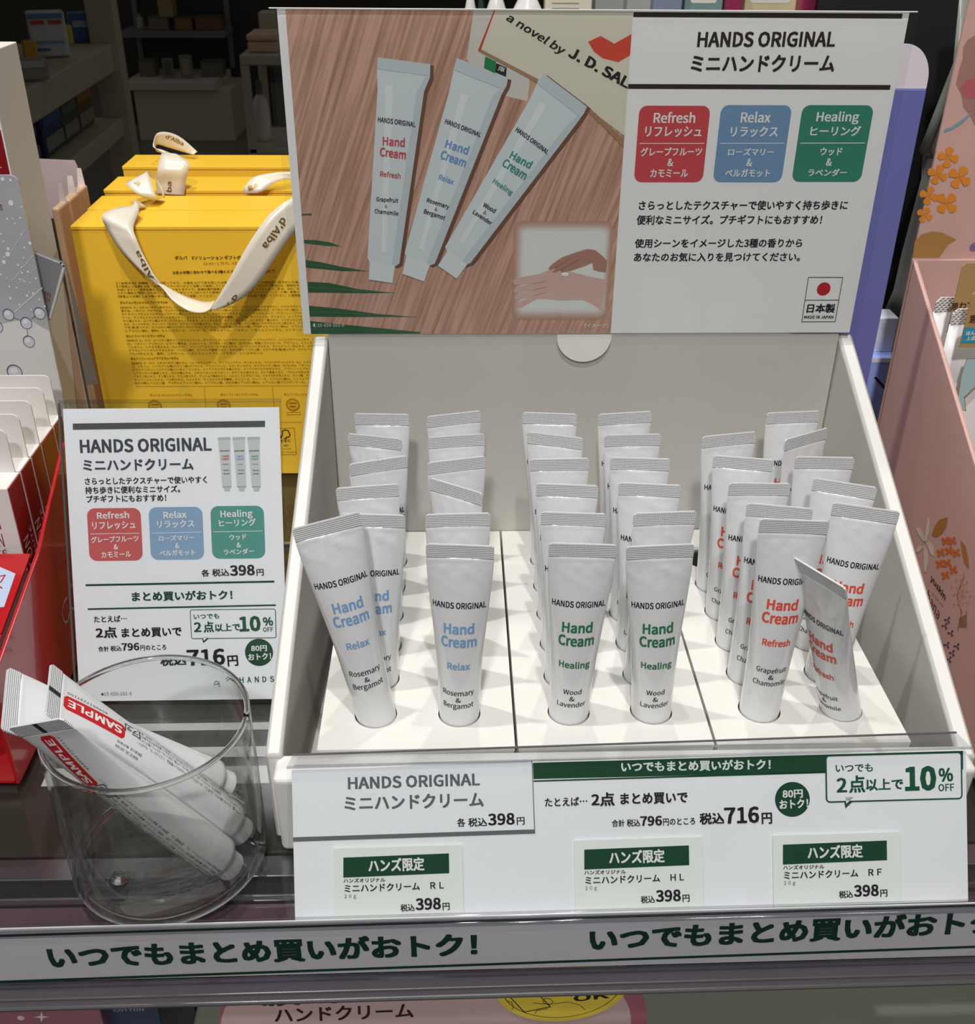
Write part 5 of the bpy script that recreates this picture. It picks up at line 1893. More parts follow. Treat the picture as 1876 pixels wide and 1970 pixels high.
# print on the outer side wall
spn = Plane((XP - .00005, 0, 0), (0, -1, 0), (0, 0, 1))
P = Print(spn)
C9 = ext((1640, 840, .25376), 0)
CRM = (220, 208, 194)
for pts in ([(548, 800), (555, 720), (575, 600), (590, 640), (585, 720), (562, 800)], [(545, 800), (500, 740), (482, 690), (510, 690), (540, 740), (555, 800)],
            [(560, 800), (600, 800), (622, 850), (620, 910), (595, 890)], [(545, 830), (575, 860), (578, 950), (560, 1030), (545, 1020), (540, 900)],
            [(545, 830), (500, 880), (480, 870), (500, 830)]):
    P.pp([C9(*q) for q in pts], CRM, 1)
for pts in ([(604, 750), (625, 680), (660, 630), (725, 610), (715, 680), (680, 735), (640, 760)], [(822, 785), (860, 830), (882, 930), (885, 1005), (850, 950), (832, 870)]):
    P.pp([C9(*q) for q in pts], (178, 120, 62), 1)
for cx, cy in ((708, 790), (760, 790), (735, 865), (790, 880), (672, 880), (665, 965), (722, 960), (768, 1010), (708, 1050)):
    petals(P, cx, cy, 34, .6, 4, (218, 112, 44), 1, C9, 1.2)
P.text('yuskin', C9(590, 1095), C9(700, 1255), 11, (70, 44, 40), SEMI, 1)
P.text('ユースキン ハナ', C9(606, 1195), C9(688, 1300), 4, (70, 44, 40), 0, 1)
P.text('hana', C9(560, 1230), C9(650, 1390), 14, (86, 58, 52), 0, 1)
for cx, cy in ((725, 1390), (705, 1435), (750, 1490), (720, 1580), (795, 1590), (760, 1640), (735, 1690)):
    petals(P, cx, cy, 26, 1.1, 3, (92, 76, 108), 1, C9, 1.0)
for k in range(26):
    a, r = k * 2.4, 16 + k * 6.2
    P.disc(*C9(830 + .45 * r * math.cos(a), 1190 + r * .95 * math.sin(a)), 1.3, (196, 160, 96), 1, n=10)
P.line([C9(850, 1060), C9(795, 1200), C9(830, 1330), C9(800, 1470)], .8, (150, 116, 80), 1)
for k in range(6):
    P.line([C9(815, 1380 + k * 12), C9(870, 1350 + k * 18)], 1, (150, 116, 80), 1)
P.build('print', so)

# two white cosmetic tubes with kraft tags in the pink display
KRA = M('kraft_card', (178, 146, 96), 0.7, var=0.06, vscale=120)
PTW = M('pack_white', (234, 232, 232), 0.3, var=0.015)
LAT = M('crimp_lattice', (222, 220, 220), 0.35, var=0.02)
nt = LAT.node_tree
_tc2 = nt.nodes.new('ShaderNodeTexCoord')
_sx = nt.nodes.new('ShaderNodeSeparateXYZ')
nt.links.new(_tc2.outputs['Object'], _sx.inputs[0])


def _m(op, a, bv=None):
    n = nt.nodes.new('ShaderNodeMath')
    n.operation = op
    for i, q in enumerate((a, bv)):
        if q is None: continue
        if isinstance(q, (int, float)): n.inputs[i].default_value = q
        else: nt.links.new(q, n.inputs[i])
    return n.outputs[0]


_k = PI / 0.0026
_h = _m('MAXIMUM', _m('ABSOLUTE', _m('SINE', _m('MULTIPLY', _m('ADD', _sx.outputs['X'], _sx.outputs['Z']), _k))),
        _m('ABSOLUTE', _m('SINE', _m('MULTIPLY', _m('SUBTRACT', _sx.outputs['X'], _sx.outputs['Z']), _k))))
_bp = nt.nodes.new('ShaderNodeBump')
_bp.inputs['Strength'].default_value = 1.0
_bp.inputs['Distance'].default_value = 0.0008
nt.links.new(_h, _bp.inputs['Height'])
nt.links.new(_bp.outputs[0], nt.nodes['Principled BSDF'].inputs['Normal'])
for i, (Y0, cl, ct, lab) in enumerate(((0.185, (1797, 593), (1804, 572), 'white cosmetic tube with kraft tag against the back of the pink display'),
                                       (0.155, (1828, 617), (1836, 594), 'white cosmetic tube with kraft tag in front of its twin in the pink display'))):
    a, c = onY(*cl, Y0), onY(*ct, Y0)
    t = empty('cosmetic_tube', (a[0] + .03, Y0, SHZ + .003), lab, 'cosmetic tube', 'white tubes in the pink display')
    wdt = .060
    zt, zs_ = c[2], a[2]
    rows = [(SHZ + .0205, .0125), (zs_ - .07, .010), (zs_ - .03, .0062), (zs_ - .002, .0012)]
    vs, fs = [], []
    n = 40
    for z, hb2 in rows:
        for k in range(n):
            th = 2 * PI * k / n
            vs.append((a[0] + wdt / 2 + wdt / 2 * math.sin(th), Y0 - hb2 * math.cos(th), z))
    for i2 in range(3):
        for k in range(n):
            fs.append([i2 * n + k, i2 * n + (k + 1) % n, (i2 + 1) * n + (k + 1) % n, (i2 + 1) * n + k])
    fs += [list(range(n))[::-1], [3 * n + k for k in range(n)]]
    tb = Bm().add(vs, fs, PTW).build('tube_body', t, smooth=True)
    Bm().prism([(a[0] + .0006, Y0 - .0008, zs_ - .002), (a[0] + wdt - .0006, Y0 - .0008, zs_ - .002), (a[0] + wdt - .0006, Y0 - .0008, zt - .002), (a[0] + wdt - .003, Y0 - .0008, zt),
                (a[0] + .003, Y0 - .0008, zt), (a[0] + .0006, Y0 - .0008, zt - .003)], (0, .0016, 0), LAT).build('crimped_seal', t)
    Bm().lathe([(.013, 0), (.014, .001), (.014, .0175), (.0125, .0185)], (a[0] + wdt / 2, Y0, SHZ + .0022), PTW, 32).build('screw_cap', t)
    # kraft hang tag folded over the front (its figure is left out)
    tg = Plane((0, Y0 - .0165, 0), (1, 0, 0), (0, 0, 1))
    if i == 0: kp = [(1822, 640), (1840, 506), (1846, 501), (1960, 498), (1960, 640)]; band = (607, 637)
    else: kp = [(1846, 669), (1866, 560), (1872, 506), (1980, 500), (1980, 669)]; band = (630, 660)
    kl = [tg.loc(*q) for q in kp]
    kl = [(kl[0][0], kl[0][1]), (kl[0][0], kl[1][1] - .002), (kl[0][0] + .002, kl[1][1])] + [(kl[0][0] + .05, kl[1][1]), (kl[0][0] + .05, kl[0][1])]
    b = Bm()
    sheet_solid(b, tg, kl, .0008, KRA)
    tgo = b.build('hang_tag', t)
    P = Print(tg)
    l0, l1 = tg.loc(kp[0][0] + 2, band[0]), tg.loc(kp[0][0] + 2, band[1])
    P.poly([(kl[0][0], l1[1]), (kl[0][0] + .05, l1[1]), (kl[0][0] + .05, l0[1]), (kl[0][0], l0[1])], (62, 152, 178), 1)
    if i == 0:
        P.text('思わず', (1829, 597), (1874, 592), 14, (84, 52, 32), SEMI, 2)
    else:
        P.text('思わず', (1864, 622), (1912, 616), 15, (84, 52, 32), SEMI, 2)
        P.text('ほんのり', (1858, 645), (1892, 643), 8, (226, 232, 234), SEMI, 2)
        P.text('上品な', (1858, 655), (1886, 653), 8, (226, 232, 234), SEMI, 2)
    P.build('print', tgo)
    if i == 1:
        bp_ = Plane((0, Y0 - .0128, 0), (1, 0, 0), (0, 0, 1))
        P = Print(bp_)
        lf = [(1841, 786), (1842, 770), (1850, 720), (1860, 690), (1920, 690), (1900, 720), (1855, 764), (1858, 790)]
        P.pp(lf, (178, 206, 210), 1)
        P.line(lf, 1.4, (166, 136, 92), 2, True)
        P.build('print', tb)

# lavender carton right behind the poster
LAV = M('carton_lavender', (108, 112, 176), 0.45, var=0.02)
LAVT = M('carton_pale_lilac', (228, 218, 226), 0.5, var=0.02)
LY = 0.205
lq = [onY(*q, LY) for q in ((1781, 172), (1692, 650))]
lxr = (lq[0][0] + lq[1][0]) / 2 - .0005
lc = empty('lavender_carton', (lxr - .03, LY + .012, SHZ), 'blue violet carton with a pale rounded flap, right behind the header sign', 'carton')
lz = lq[0][2]
Bm().box((lxr - .07, LY, SHZ + .0003), (lxr, LY + .010, lz), LAV).build('carton_body', lc, bevel=.0005)
rf = onY(1781, 172, LY)[2]
tpz = onY(1745, 85, LY)[2]
pts = [(lxr - .07, lz + .0002), (lxr, lz + .0002)]
for a in np.linspace(0, PI / 2, 14):
    pts.append((lxr - .0150 + .0150 * math.cos(a), lz + .004 + (tpz - lz - .004) * math.sin(a)))
pts += [(lxr - .07, tpz)]
Bm().prism([(x, LY + .001, z) for x, z in pts], (0, .0012, 0), LAVT).build('rounded_flap', lc)

# pale blue boxes low between the white and pink displays
PBL = M('carton_paleblue', (150, 170, 232), 0.4, var=0.03)
PBW = M('carton_bluewhite', (214, 220, 236), 0.4, var=0.03)
YB = 0.262
c0_, c1_ = onY(1688, 636, YB), onY(1735, 608, YB)
bb1 = empty('pale_blue_box', (.185, YB + .02, SHZ), 'pale blue box with a white lid band, low between the white and pink displays', 'box')
zt = onY(1690, 690, YB)[2]
bo = Bm().box((.168, YB, SHZ + .0003), (.222, YB + .03, zt), PBL).build('box_body', bb1, bevel=.0006)
Bm().box((.1678, YB + .012, zt), (.2222, YB + .03, onY(1700, 612, YB + .012)[2]), PBW).build('white_lid', bb1, bevel=.0006)
P = Print(Plane((0, YB, 0), (1, 0, 0), (0, 0, 1)))
P.rect(1670, 689, 1740, 697, (222, 226, 242), 1)
P.line([(1684, 726), (1712, 756)], 4, (26, 26, 44), 2)
P.build('print', bo)

# grey vinyl cover hanging on the right, added black sheet for the unlit gap behind it
VIN = M('vinyl_grey', (132, 136, 130), 0.35, spec=0.5, var=0.1, vscale=30)
vy = 0.30
lefte = [(1845, 0), (1827, 119), (1793, 211), (1764, 286), (1778, 300), (1776, 345), (1756, 422), (1738, 490), (1722, 560), (1700, 610)]
vs, fs = [], []
nc = 22
for j, q in enumerate(lefte):
    a = onY(*q, vy)
    for k in range(nc):
        u = k / (nc - 1)
        x = a[0] + (.30 - a[0]) * u
        vs.append((x, vy + .008 * math.sin(u * 15 + j * .25) * (0.4 + u) - .012 * math.exp(-((u - .04) / .05) ** 2) * (j in (1, 2, 3)), a[2]))
for j in range(len(lefte) - 1):
    for k in range(nc - 1):
        fs.append([j * nc + k, j * nc + k + 1, (j + 1) * nc + k + 1, (j + 1) * nc + k])
me = Bm().add(vs, fs, VIN).mesh('vinyl_cover', smooth=True)
vo = place('vinyl_cover', me)
sd = vo.modifiers.new('thickness', 'SOLIDIFY')
sd.thickness = .0006
tag(vo, 'grey crinkled vinyl cover hanging behind the pink header panel', 'cover')
BLK = M('dark_gap_sheet', (12, 12, 13), 0.7)
tag(Bm().box((.16, .345, SHZ + .0003), (.50, .352, .42), BLK).build('dark_gap_sheet'), 'added matt black sheet making the dark gap behind the grey vinyl cover', 'panel')

# =================================================================== GOODS SHOWING ABOVE THE POSTER
RISE = M('riser_grey', (120, 118, 112), 0.5)
ry0, ry1, rz = 0.44, 0.60, 0.135
tag(Bm().box((-0.085, ry0, SHZ + .0003), (0.158, ry1, rz), RISE).build('display_riser', bevel=.001), 'low grey riser behind the poster carrying bottles and small boxes', 'riser')


def bottle(x0, x1, Y, top, mt, capm, label, cat='bottle'):
    a, c = onY(x0, 10, Y), onY(x1, 10, Y)
    r = (c[0] - a[0]) / 2
    cx = (a[0] + c[0]) / 2
    zb = a[2]
    t = empty('bottle', (cx, Y, rz), label, cat, 'goods above the poster')
    Bm().lathe([(r * .9, 0.0003), (r, .003), (r, zb - rz - .010), (r * .96, zb - rz - .004), (r * .6, zb - rz + .004), (r * .42, zb - rz + .009)], (cx, Y, rz), mt, 32).build('bottle_body', t, smooth=True)
    Bm().lathe([(r * .5, 0), (r * .5, top)], (cx, Y, zb + .009), capm, 24).build('bottle_cap', t)
    return t


MW = M('bottle_white', (230, 228, 226), 0.25)
MG = M('bottle_green', (40, 66, 44), 0.2)
MLG = M('cap_lime', (110, 160, 70), 0.3)
bottle(893, 917, .470, .02, MW, MW, 'narrow white bottle farthest left above the poster')
bottle(918, 933, .510, .02, MG, MG, 'thin dark green bottle between two white bottles above the poster')
bottle(934, 976, .475, .02, MW, MLG, 'white bottle with lime cap right of the dark green bottle above the poster')
bottle(984, 1046, .480, .02, MW, MW, 'broad white bottle left of the cream carton above the poster')
for x0, x1, Y, col, lab, cat in ((1050, 1140, .47, (222, 214, 196), 'cream printed carton above the poster right of white bottles', 'carton'),
                                 (1146, 1204, .50, (150, 152, 148), 'grey carton right of the cream carton above the poster', 'carton'),
                                 (1207, 1254, .48, (160, 164, 162), 'second grey carton above the poster, left of the slate blue one', 'carton'),
                                 (1258, 1314, .47, (126, 138, 160), 'slate blue carton above the poster', 'carton'),
                                 (1318, 1392, .475, (120, 150, 148), 'teal pack with pale label above the poster', 'pack'),
                                 (1400, 1430, .465, (150, 42, 82), 'magenta tube between teal and yellow packs above the poster', 'tube'),
                                 (1434, 1534, .480, (206, 196, 160), 'pale yellow pack with white label above the poster', 'pack'),
                                 (1544, 1572, .465, (148, 40, 78), 'magenta tube right of the pale yellow pack above the poster', 'tube')):
    a, c = onY(x0, 0, Y), onY(x1, 0, Y)
    nm = {'carton': 'small_carton', 'pack': 'refill_pack', 'tube': 'lip_tube'}[cat]
    t = empty(nm, ((a[0] + c[0]) / 2, Y + .01, rz), lab, cat, 'goods above the poster')
    bo = Bm().box((a[0], Y, rz + .0003), (c[0], Y + .022, a[2] + .02), M('pack_%d_%d_%d' % col, col, 0.45)).build('body', t, bevel=.0012)
    if cat == 'pack' or x0 == 1050:
        P = Print(Plane((0, Y, 0), (1, 0, 0), (0, 0, 1)))
        if cat == 'pack': P.rr(x0 + 12, -30, x1 - 12, 6, 5, (222, 222, 210), 1)
        else:
            for k, y in enumerate((5, 15)): P.rect(x0 + 12, y, x1 - 26, y + 2.4, (150, 142, 130), 1)
        P.build('label_print', bo)

# =================================================================== LOWER SHELF, SEEN UNDER THE RAIL
LZ = -0.235
lsh = Bm().box((-0.62, -0.10, LZ - .018), (0.62, 0.6, LZ), M('lower_shelf_glass', (150, 152, 138), 0.14, spec=0.7, var=0.15, vscale=9))
tag(lsh.build('lower_shelf', bevel=.001), 'dark olive lower shelf seen through the gap under the price rail', 'shelf')
Bm
for k, (xa, xb) in enumerate(((.012, .05), (.085, .16))):
    pass
ls = Plane((0, -0.055, LZ + .05), (1, 0, -.008), (0, 0.34, 1))
sgn = empty('hand_cream_sign', (-.08, -.06, LZ), 'large dusky pink sign for a rich hand cream, under the price rail', 'sign')
MPK = M('dusky_pink', (196, 168, 166), 0.5, var=0.03)
MMV = M('mauve_border', (158, 96, 108), 0.5, var=0.03)
la = ls.loc(420, 1960)[0]
lr = ls.loc(1246, 1935)[0]
zb0 = ls.loc(800, 1970)[1] - .05
ztp = ls.loc(1180, 1850)[1]


def rtop(x0, x1, z0, z1, r):
    return [(x0, z0), (x1, z0)] + [(x1 - r + r * math.cos(a), z1 - r + r * math.sin(a)) for a in np.linspace(0, PI / 2, 12)] + \
        [(x0 + r + r * math.cos(a), z1 - r + r * math.sin(a)) for a in np.linspace(PI / 2, PI, 12)]


b = Bm()
sheet_solid(b, ls, rtop(la, lr, zb0, ztp, .034), .0012, MMV)
so_ = b.build('sign_board', sgn)
P = Print(ls)
P.poly(rtop(la + .001, lr - .0085, zb0, ztp - .008, .028), (196, 168, 166), 0, MPK)
P.text('濃密保湿', (501, 1937), (815, 1922), 62, (52, 36, 36), BOLD, 2, 3)
P.text('ハンドクリーム', (529, 1967), (796, 1957), 28, (52, 36, 36), SEMI, 2, 3)
P.build('print', so_)
bdg = Plane(ls.pt((0, 0), .0030), ls.u, ls.v)
bo = empty('yellow_badge', bdg.pt(bdg.loc(1085, 1900)), 'round yellow badge with a tablet drawing on the dusky pink sign', 'badge')
cc = bdg.loc(1082, 1893)
rx = (bdg.loc(1212, 1893) - bdg.loc(952, 1893))[0] / 2
ry = rx * .62
el = lambda k_, n=48: [(cc[0] + rx * k_ * math.cos(2 * PI * i / n), cc[1] + ry * k_ * math.sin(2 * PI * i / n) + .05 * rx * k_ * math.cos(2 * PI * i / n)) for i in range(n)]
b = Bm()
sheet_solid(b, bdg, el(1), .0008, M('badge_yellow', (222, 196, 70), 0.5))
bd = b.build('badge_disc', bo)
P = Print(bdg)
P.poly(el(.90), (40, 36, 26), 0)
P.poly(el(.885), None, 1, MATS['badge_yellow'])
D6 = ext((600, 1860, .37313), 0)
INKB = (44, 40, 30)
P.line([D6(*q) for q in ((1022, 155), (1160, 132), (1230, 205), (1095, 232))], 2.0, INKB, 2, True)
P.line([D6(*q) for q in ((1010, 175), (1030, 180), (1040, 210), (1030, 220))], 1.2, INKB, 2)
P.line([D6(*q) for q in ((1140, 185), (1190, 190), (1240, 190), (1320, 180), (1380, 195), (1410, 220))], 1.2, INKB, 2)
P.line([D6(*q) for q in ((1190, 172), (1205, 160), (1230, 165), (1245, 180), (1225, 195), (1195, 185))], 1.2, INKB, 2, True)
P.line([D6(*q) for q in ((1150, 240), (1160, 225), (1220, 215))], 1.2, INKB, 2)
P.text('作業', D6(1262, 140), D6(1466, 133), 11, INKB, BOLD, 2)
P.text('OK', D6(1350, 180), D6(1534, 160), 13, INKB, BOLD, 2)
P.build('print', bd)

# cartons on the lower shelf at the left
lp = Plane((0, -0.045, LZ), (1, 0, 0), (0, 0, 1))
for x0, x1, yt, Y, col, lab, items in (
        (-40, 190, 1938, -.052, (150, 96, 110), 'mauve box with a pale star, lowest left under the price rail', 'star'),
        (196, 300, 1925, -.045, (46, 58, 92), 'navy blue box with small white lettering under the price rail', 'text')):
    a, c = onY(x0, yt, Y), onY(x1, yt, Y)
    t = empty('cosmetic_box', ((a[0] + c[0]) / 2, Y + .01, LZ), lab, 'box')
    bo = Bm().box((a[0], Y, LZ + .0003), (c[0], Y + .05, a[2]), M('lowbox_%d_%d_%d' % col, col, 0.35)).build('box_body', t, bevel=.0008)
    P = Print(Plane((0, Y, 0), (1, 0, 0), (0, 0, 1)))
    if items == 'star':
        cx, cy = 80, 1956
        P.pp([(cx + r * math.cos(PI / 4 * k), cy + r * .7 * math.sin(PI / 4 * k)) for k, r in enumerate((15, 4) * 4)], (220, 200, 200), 1)
        P.disc(40, 1958, 7, (212, 196, 190), 1)
    else:
        P.text('SKIN', (240, 1941), (274, 1939), 6, (186, 194, 210), 0, 1)
        P.text('COTTON', (219, 1946), (277, 1944), 5, (186, 194, 210), 0, 1)
    P.build('print', bo)
    if items == 'star':
        Bm().box((a[0], Y - .0005, a[2] + .0002), (c[0] - .02, Y + .05, a[2] + .004), M('pale_lid', (200, 206, 190), 0.4)).build('pale_lid', t)

# =================================================================== DARK SHOP BEHIND
BGW = M('bg_white', (196, 188, 166), 0.5, var=0.05, vscale=8)
BGG = M('bg_grey', (112, 114, 116), 0.5, var=0.08, vscale=8)
BGD = M('bg_dark', (50, 48, 46), 0.6, var=0.1, vscale=6)


def pxbox(name, x0, y0, x1, y1, Y, dep, mt, parent=None, bev=0.004):
    a, c = onY(x0, y0, Y), onY(x1, y1, Y)
    return Bm().box((min(a[0], c[0]), Y, min(a[2], c[2])), (max(a[0], c[0]), Y + dep, max(a[2], c[2])), mt).build(name, parent, bevel=bev)


FZ = -1.07
CYY = onZ(350, 271, FZ)[1]
ct = empty('counter', (onY(350, 271, CYY)[0], CYY + .3, FZ), 'low white counter at the end of the dark aisle behind the yellow boxes', 'counter')
ca, cb = onY(256, 172, CYY), onY(453, 270, CYY)
Bm().box((ca[0], CYY, FZ), (cb[0], CYY + .5, ca[2]), BGW).build('counter_body', ct, bevel=.005)
Bm().box((ca[0] - .04, CYY - .04, ca[2]), (cb[0] - .08, CYY + .5, ca[2] + .05), M('bg_top', (196, 190, 172), 0.4)).build('counter_top', ct, bevel=.005)
ctz = ca[2] + .05
wsh = empty('wall_rack', (ca[0] + .3, CYY + .5, FZ), 'dark wall rack with a grey shelf above the white counter', 'rack')
o1 = onY(232, 72, CYY + .25)
o2 = onY(432, 66, CYY + .25)
Bm().box((o1[0], CYY + .25, o1[2]), (o2[0], CYY + .55, o1[2] + .035), BGG).build('rack_shelf', wsh)
Bm().box((o1[0] - .1, CYY + .56, FZ), (o2[0] + .2, CYY + .6, 1.2), BGD).build('rack_back', wsh)
for xx in (o1[0] + .02, o2[0] - .04):
    Bm().box((xx, CYY + .53, ctz), (xx + .03, CYY + .56, 1.2), BGG).build('rack_post', wsh)
# small goods on counter and rack
for x0, x1, y0, y1, Y, on, col, nm, lab, cat in (
        (310, 336, 112, 152, CYY + .1, ctz, (86, 84, 80), 'picture_frame', 'grey framed card on the counter, left of the brown one', 'picture frame'),
        (343, 373, 106, 152, CYY + .1, ctz, (150, 132, 108), 'picture_frame', 'pale framed card with brown centre on the counter', 'picture frame'),
        (265, 300, 118, 152, CYY + .15, ctz, (104, 98, 78), 'small_box', 'dim olive box at the left end of the counter', 'box'),
        (385, 430, 120, 152, CYY + .15, ctz, (98, 96, 88), 'small_box', 'dim grey box at the right end of the counter', 'box'),
        (257, 276, 28, 66, CYY + .3, o1[2] + .035, (150, 150, 142), 'glass_jar', 'pale jar at the left end of the grey rack shelf', 'jar'),
        (284, 326, 34, 66, CYY + .3, o1[2] + .035, (112, 104, 86), 'small_box', 'brownish box beside the pale jar on the rack shelf', 'box'),
        (335, 372, 36, 66, CYY + .3, o1[2] + .035, (128, 96, 52), 'small_box', 'amber box in the middle of the grey rack shelf', 'box'),
        (374, 428, 34, 66, CYY + .3, o1[2] + .035, (110, 80, 44), 'small_box', 'dark amber box at the right end of the rack shelf', 'box'),
        (300, 332, -14, 20, CYY + .3, None, (150, 130, 90), 'small_box', 'tan box stacked on the brownish box high on the rack', 'box')):
    a, c = onY(x0, y0, Y), onY(x1, y1, Y)
    z0 = on + .001 if on is not None else onY(305, 34, CYY + .3)[2] + .002
    zt = a[2] if on is not None else z0 + .14
    t = empty(nm, ((a[0] + c[0]) / 2, Y + .05, z0), lab, cat)
    if nm == 'glass_jar':
        r = (c[0] - a[0]) / 2
        Bm().lathe([(r * .9, 0), (r, .01), (r, (zt - z0) * .7), (r * .6, (zt - z0) * .82)], ((a[0] + c[0]) / 2, Y + .05, z0), M('bgjar', col, 0.3), 24).build('jar_body', t, smooth=True)
        Bm().lathe([(r * .62, 0), (r * .62, (zt - z0) * .18)], ((a[0] + c[0]) / 2, Y + .05, z0 + (zt - z0) * .82), BGG, 24).build('lid', t)
    elif nm == 'picture_frame':
        Bm().box((a[0], Y, z0), (c[0], Y + .015, zt), BGG).build('frame', t, bevel=.004)
        w3, h3 = (c[0] - a[0]) * .2, (zt - z0) * .16
        Bm().box((a[0] + w3, Y - .003, z0 + h3), (c[0] - w3, Y - .0002, zt - h3), M('bgpic_%d' % col[0], col, 0.5)).build('picture', t)
    else:
        Bm().box((a[0], Y, z0), (c[0], Y + .12, zt), M('bgbox_%d_%d_%d' % col, col, 0.5)).build('box_body', t, bevel=.004)
        Bm().box((a[0] - .002, Y - .002, zt), (c[0] + .002, Y + .122, zt + .006), M('bglid_%d_%d_%d' % col, tuple(int(v * .85) for v in col), 0.5)).build('lid', t)

# aisle shelving on the left
RY1 = 3.0
far_ = onY(214, 84, RY1)
near = onZ(38, 180, far_[2])
rk = empty('aisle_shelving', ((near[0] + far_[0]) / 2 - .2, (near[1] + far_[1]) / 2, FZ), 'pale metal aisle shelving with sloping shelf lines, behind the tall white carton', 'shelving')
dv = np.array((far_[0] - near[0], far_[1] - near[1]))
dv /= np.linalg.norm(dv)
nv = np.array((-dv[1], dv[0]))


def rack_pt(t, dpt, z): return (near[0] + dv[0] * t + nv[0] * dpt, near[1] + dv[1] * t + nv[1] * dpt, z)


LN = np.linalg.norm(np.array((far_[0] - near[0], far_[1] - near[1])))
zl2 = onY(246, 226, RY1)[2]
zl3 = zl2 - .30
gap = far_[2] - .075 - zl2
for z, th in ((far_[2], .075), (zl2, .05), (zl3, .05), (far_[2] + .62, .05)):
    b = Bm().prism([rack_pt(-.6, 0, z), rack_pt(LN, 0, z), rack_pt(LN, .45, z), rack_pt(-.6, .45, z)], (0, 0, -th), BGW)
    b.build('rack_shelf', rk, bevel=.004)
b = Bm().prism([rack_pt(LN, -.02, FZ), rack_pt(LN + .06, -.02, FZ), rack_pt(LN + .06, .06, FZ), rack_pt(LN, .06, FZ)], (0, 0, 2.2), BGW)
b.build('rack_post', rk, bevel=.004)
b = Bm().prism([rack_pt(-.6, .46, FZ), rack_pt(LN, .46, FZ), rack_pt(LN, .48, FZ), rack_pt(-.6, .48, FZ)], (0, 0, 2.2), BGD)
b.build('rack_back', rk)


def rack_item(nm, t0, t1, z0, h, dpt, col, lab, cat, group, parts=()):
    t = empty(nm, rack_pt((t0 + t1) / 2, dpt, z0), lab, cat, group)
    b = Bm().prism([rack_pt(t0, dpt, z0 + .001), rack_pt(t1, dpt, z0 + .001), rack_pt(t1, dpt + .12, z0 + .001), rack_pt(t0, dpt + .12, z0 + .001)], (0, 0, h), M('rk_%d_%d_%d' % col, col, 0.45, var=.12, vscale=14))
    b.build('body', t, bevel=.006)
    for k, (f0_, f1_, pc) in enumerate(parts):
        b = Bm().prism([rack_pt(t0 + .004, dpt - .002, z0 + h * f0_), rack_pt(t1 - .004, dpt - .002, z0 + h * f0_), rack_pt(t1 - .004, dpt - .0002, z0 + h * f0_), rack_pt(t0 + .004, dpt - .0002, z0 + h * f0_)],
                       (0, 0, h * (f1_ - f0_)), M('rk_%d_%d_%d' % pc, pc, 0.45))
        b.build('label', t)


def tpx(x, y, z):
    q = onZ(x, y, z)
    return (q[0] - near[0]) * dv[0] + (q[1] - near[1]) * dv[1]


zt_ = far_[2]
G_ = 'goods on the aisle shelving'
def shelf_item(nm, x0, x1, yb, yt, col, lab, parts=(), rz_=0.35):
    q = onZ((x0 + x1) / 2, yb, zt_)
    a, c = onY(x0, yb, q[1]), onY(x1, yt, q[1])
    wd, h = c[0] - a[0], c[2] - zt_
    t = empty(nm, (q[0], q[1], zt_ + .003), lab, 'pack' if 'bag' not in nm else 'bag', G_, (0, 0, rz_))

    def loc_box(n_, x_0, x_1, y_0, y_1, z_0, z_1, mt, par, bev):
        o = bpy.data.objects.new(n_, Bm().box((x_0, y_0, z_0), (x_1, y_1, z_1), mt).mesh(n_, bevel=bev))
        COL.objects.link(o)
        o.parent = par
        return o
    bd_ = loc_box('body', -wd / 2, wd / 2, 0, wd * .4, 0, h, M('rk_%d_%d_%d' % col, col, 0.45, var=.12, vscale=14), t, .006)
    for f0_, f1_, g0, g1, pc in parts:
        loc_box('label', -wd / 2 + wd * g0, -wd / 2 + wd * g1, -.003, -.0003, h * f0_, h * f1_, M('rk_%d_%d_%d' % pc, pc, 0.45), t, 0)


shelf_item('yellow_pack', 52, 72, 118, 80, (206, 166, 44), 'small yellow pack left of the white and blue canister on the aisle shelf')
shelf_item('wipes_canister', 74, 128, 112, 24, (206, 210, 216), 'white and blue wipes pack on the aisle shelf',
           ((.84, .95, .05, .95, (90, 130, 180)), (.72, .80, .1, .45, (196, 60, 60)), (.72, .80, .55, .9, (196, 60, 60)), (.30, .36, .1, .9, (110, 170, 200)), (.14, .20, .1, .5, (70, 110, 180))))
shelf_item('slim_yellow_pack', 130, 140, 88, 50, (222, 200, 60), 'slim yellow pack between canister and blue bag on the aisle shelf')
shelf_item('blue_bag', 144, 200, 82, 26, (60, 104, 176), 'blue bag at the far end of the aisle shelf', ((.5, .72, .1, .6, (170, 180, 196)),))
shelf_item('flat_white_box', 40, 92, 158, 116, (150, 148, 142), 'low pale box nearest the white carton on the aisle shelf', ((.6, .9, .1, .9, (190, 188, 180)),))
zb_ = zl2
for i, (xa, xb, ya, yb3, h, col, cl) in enumerate(((60, 95, 330, 315, gap * .9, (84, 82, 80), 'grey'), (106, 148, 305, 280, gap * .93, (52, 74, 116), 'blue'),
                                                 (152, 186, 278, 258, gap * .9, (70, 92, 70), 'green'), (190, 226, 256, 236, gap * .94, (120, 82, 48), 'brown'))):
    rack_item('carded_brush', tpx(xa, ya, zb_), tpx(xb, yb3, zb_), zb_, h, .06, col, '%s carded hanging pack under the aisle shelf' % cl, 'pack', G_,
              ((.12, .40, (150, 146, 138)), (.62, .82, tuple(int(v * 1.4) for v in col))))

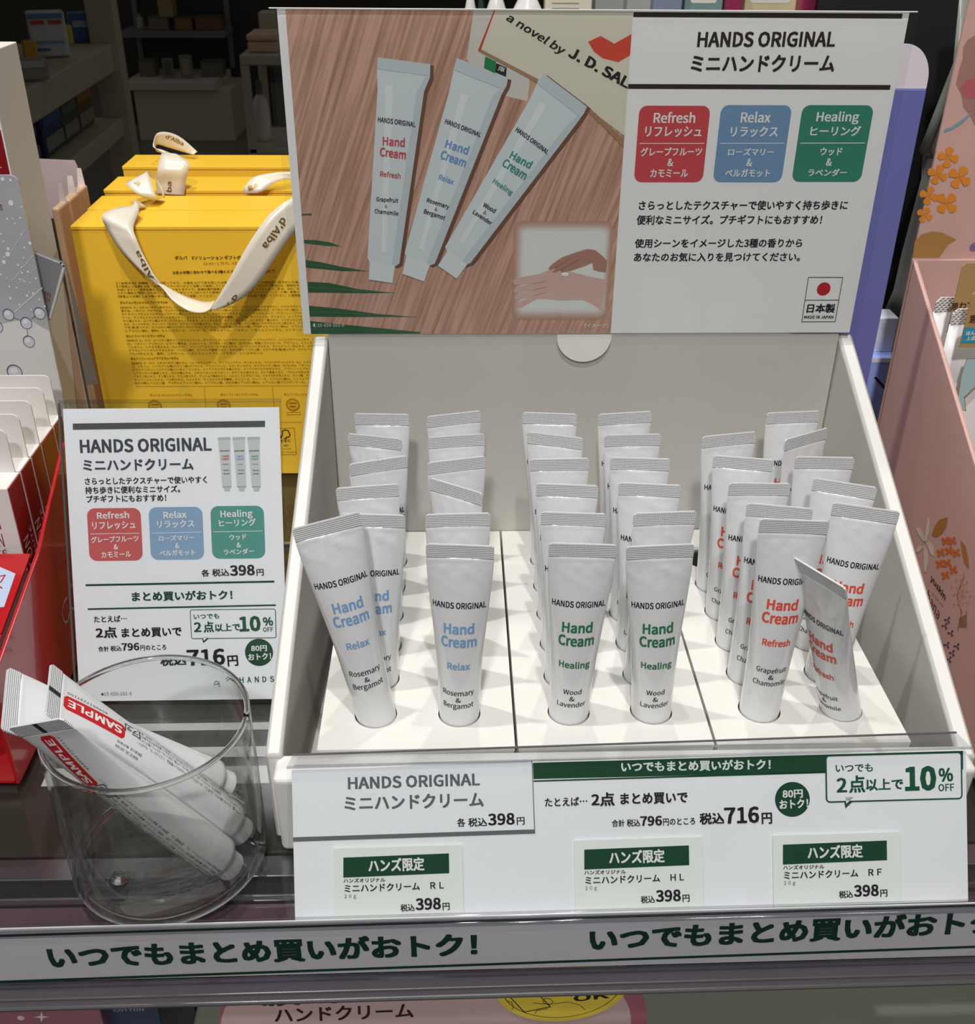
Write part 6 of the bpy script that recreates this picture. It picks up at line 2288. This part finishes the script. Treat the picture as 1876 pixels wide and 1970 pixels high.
# white rack with a pink case right of the counter
WY = 3.2
wr = empty('white_rack', (onY(500, 200, WY)[0], WY + .2, FZ), 'narrow white rack between the dark counter and the header sign', 'rack')
wa, wbb = onY(460, 106, WY), onY(560, 112, WY)
Bm().box((wa[0], WY, wa[2] - .03), (wbb[0], WY + .35, wa[2]), BGW).build('rack_top', wr, bevel=.004)
for xx in (wa[0], wbb[0] - .025):
    for yy in (WY, WY + .32):
        Bm().box((xx, yy, FZ), (xx + .025, yy + .025, wa[2] - .03), BGW).build('rack_post', wr)
zm = onY(480, 285, WY)[2]
Bm().box((wa[0], WY, zm - .02), (wbb[0], WY + .35, zm), BGW).build('rack_shelf', wr, bevel=.004)
t = empty('pink_case', (onY(505, 100, WY)[0], WY + .1, wa[2]), 'pale pink box on top of the white rack, beside the header sign', 'box')
a, c = onY(474, 66, WY + .05), onY(534, 100, WY + .05)
PKC = M('bg_pink', (226, 190, 170), 0.5)
Bm().box((a[0], WY + .05, wa[2] + .001), (c[0], WY + .2, wa[2] + (a[2] - wa[2]) * .6), PKC).build('case_body', t, bevel=.006)
Bm().box((a[0] - .003, WY + .047, wa[2] + (a[2] - wa[2]) * .6 + .002), (c[0] + .003, WY + .203, a[2]), PKC).build('case_lid', t, bevel=.008)
a, c = onY(496, 24, WY + .22), onY(530, 66, WY + .22)
t = empty('white_carton', ((a[0] + c[0]) / 2, WY + .25, wa[2]), 'white printed carton behind the pale pink box on the white rack', 'carton')
bo = Bm().box((a[0], WY + .22, wa[2] + .001), (c[0], WY + .30, a[2]), BGW).build('carton_body', t, bevel=.004)
Bm().box((a[0] + .01, WY + .217, wa[2] + .18), (c[0] - .01, WY + .2198, wa[2] + .23), M('bg_rose', (150, 96, 100), 0.5)).build('label', bo)
a, c = onY(486, 205, WY + .12), onY(524, 280, WY + .12)
t = empty('white_bottle', ((a[0] + c[0]) / 2, WY + .12, zm), 'blurred white bottle on the lower level of the white rack', 'bottle')
r = (c[0] - a[0]) / 2
Bm().lathe([(r * .9, 0.001), (r, .02), (r, .10), (r * .8, .13), (r * .4, .145)], ((a[0] + c[0]) / 2, WY + .12, zm), MW, 28).build('bottle_body', t, smooth=True)
Bm().lathe([(r * .42, 0), (r * .42, .04)], ((a[0] + c[0]) / 2, WY + .12, zm + .145), BGG, 20).build('bottle_cap', t)
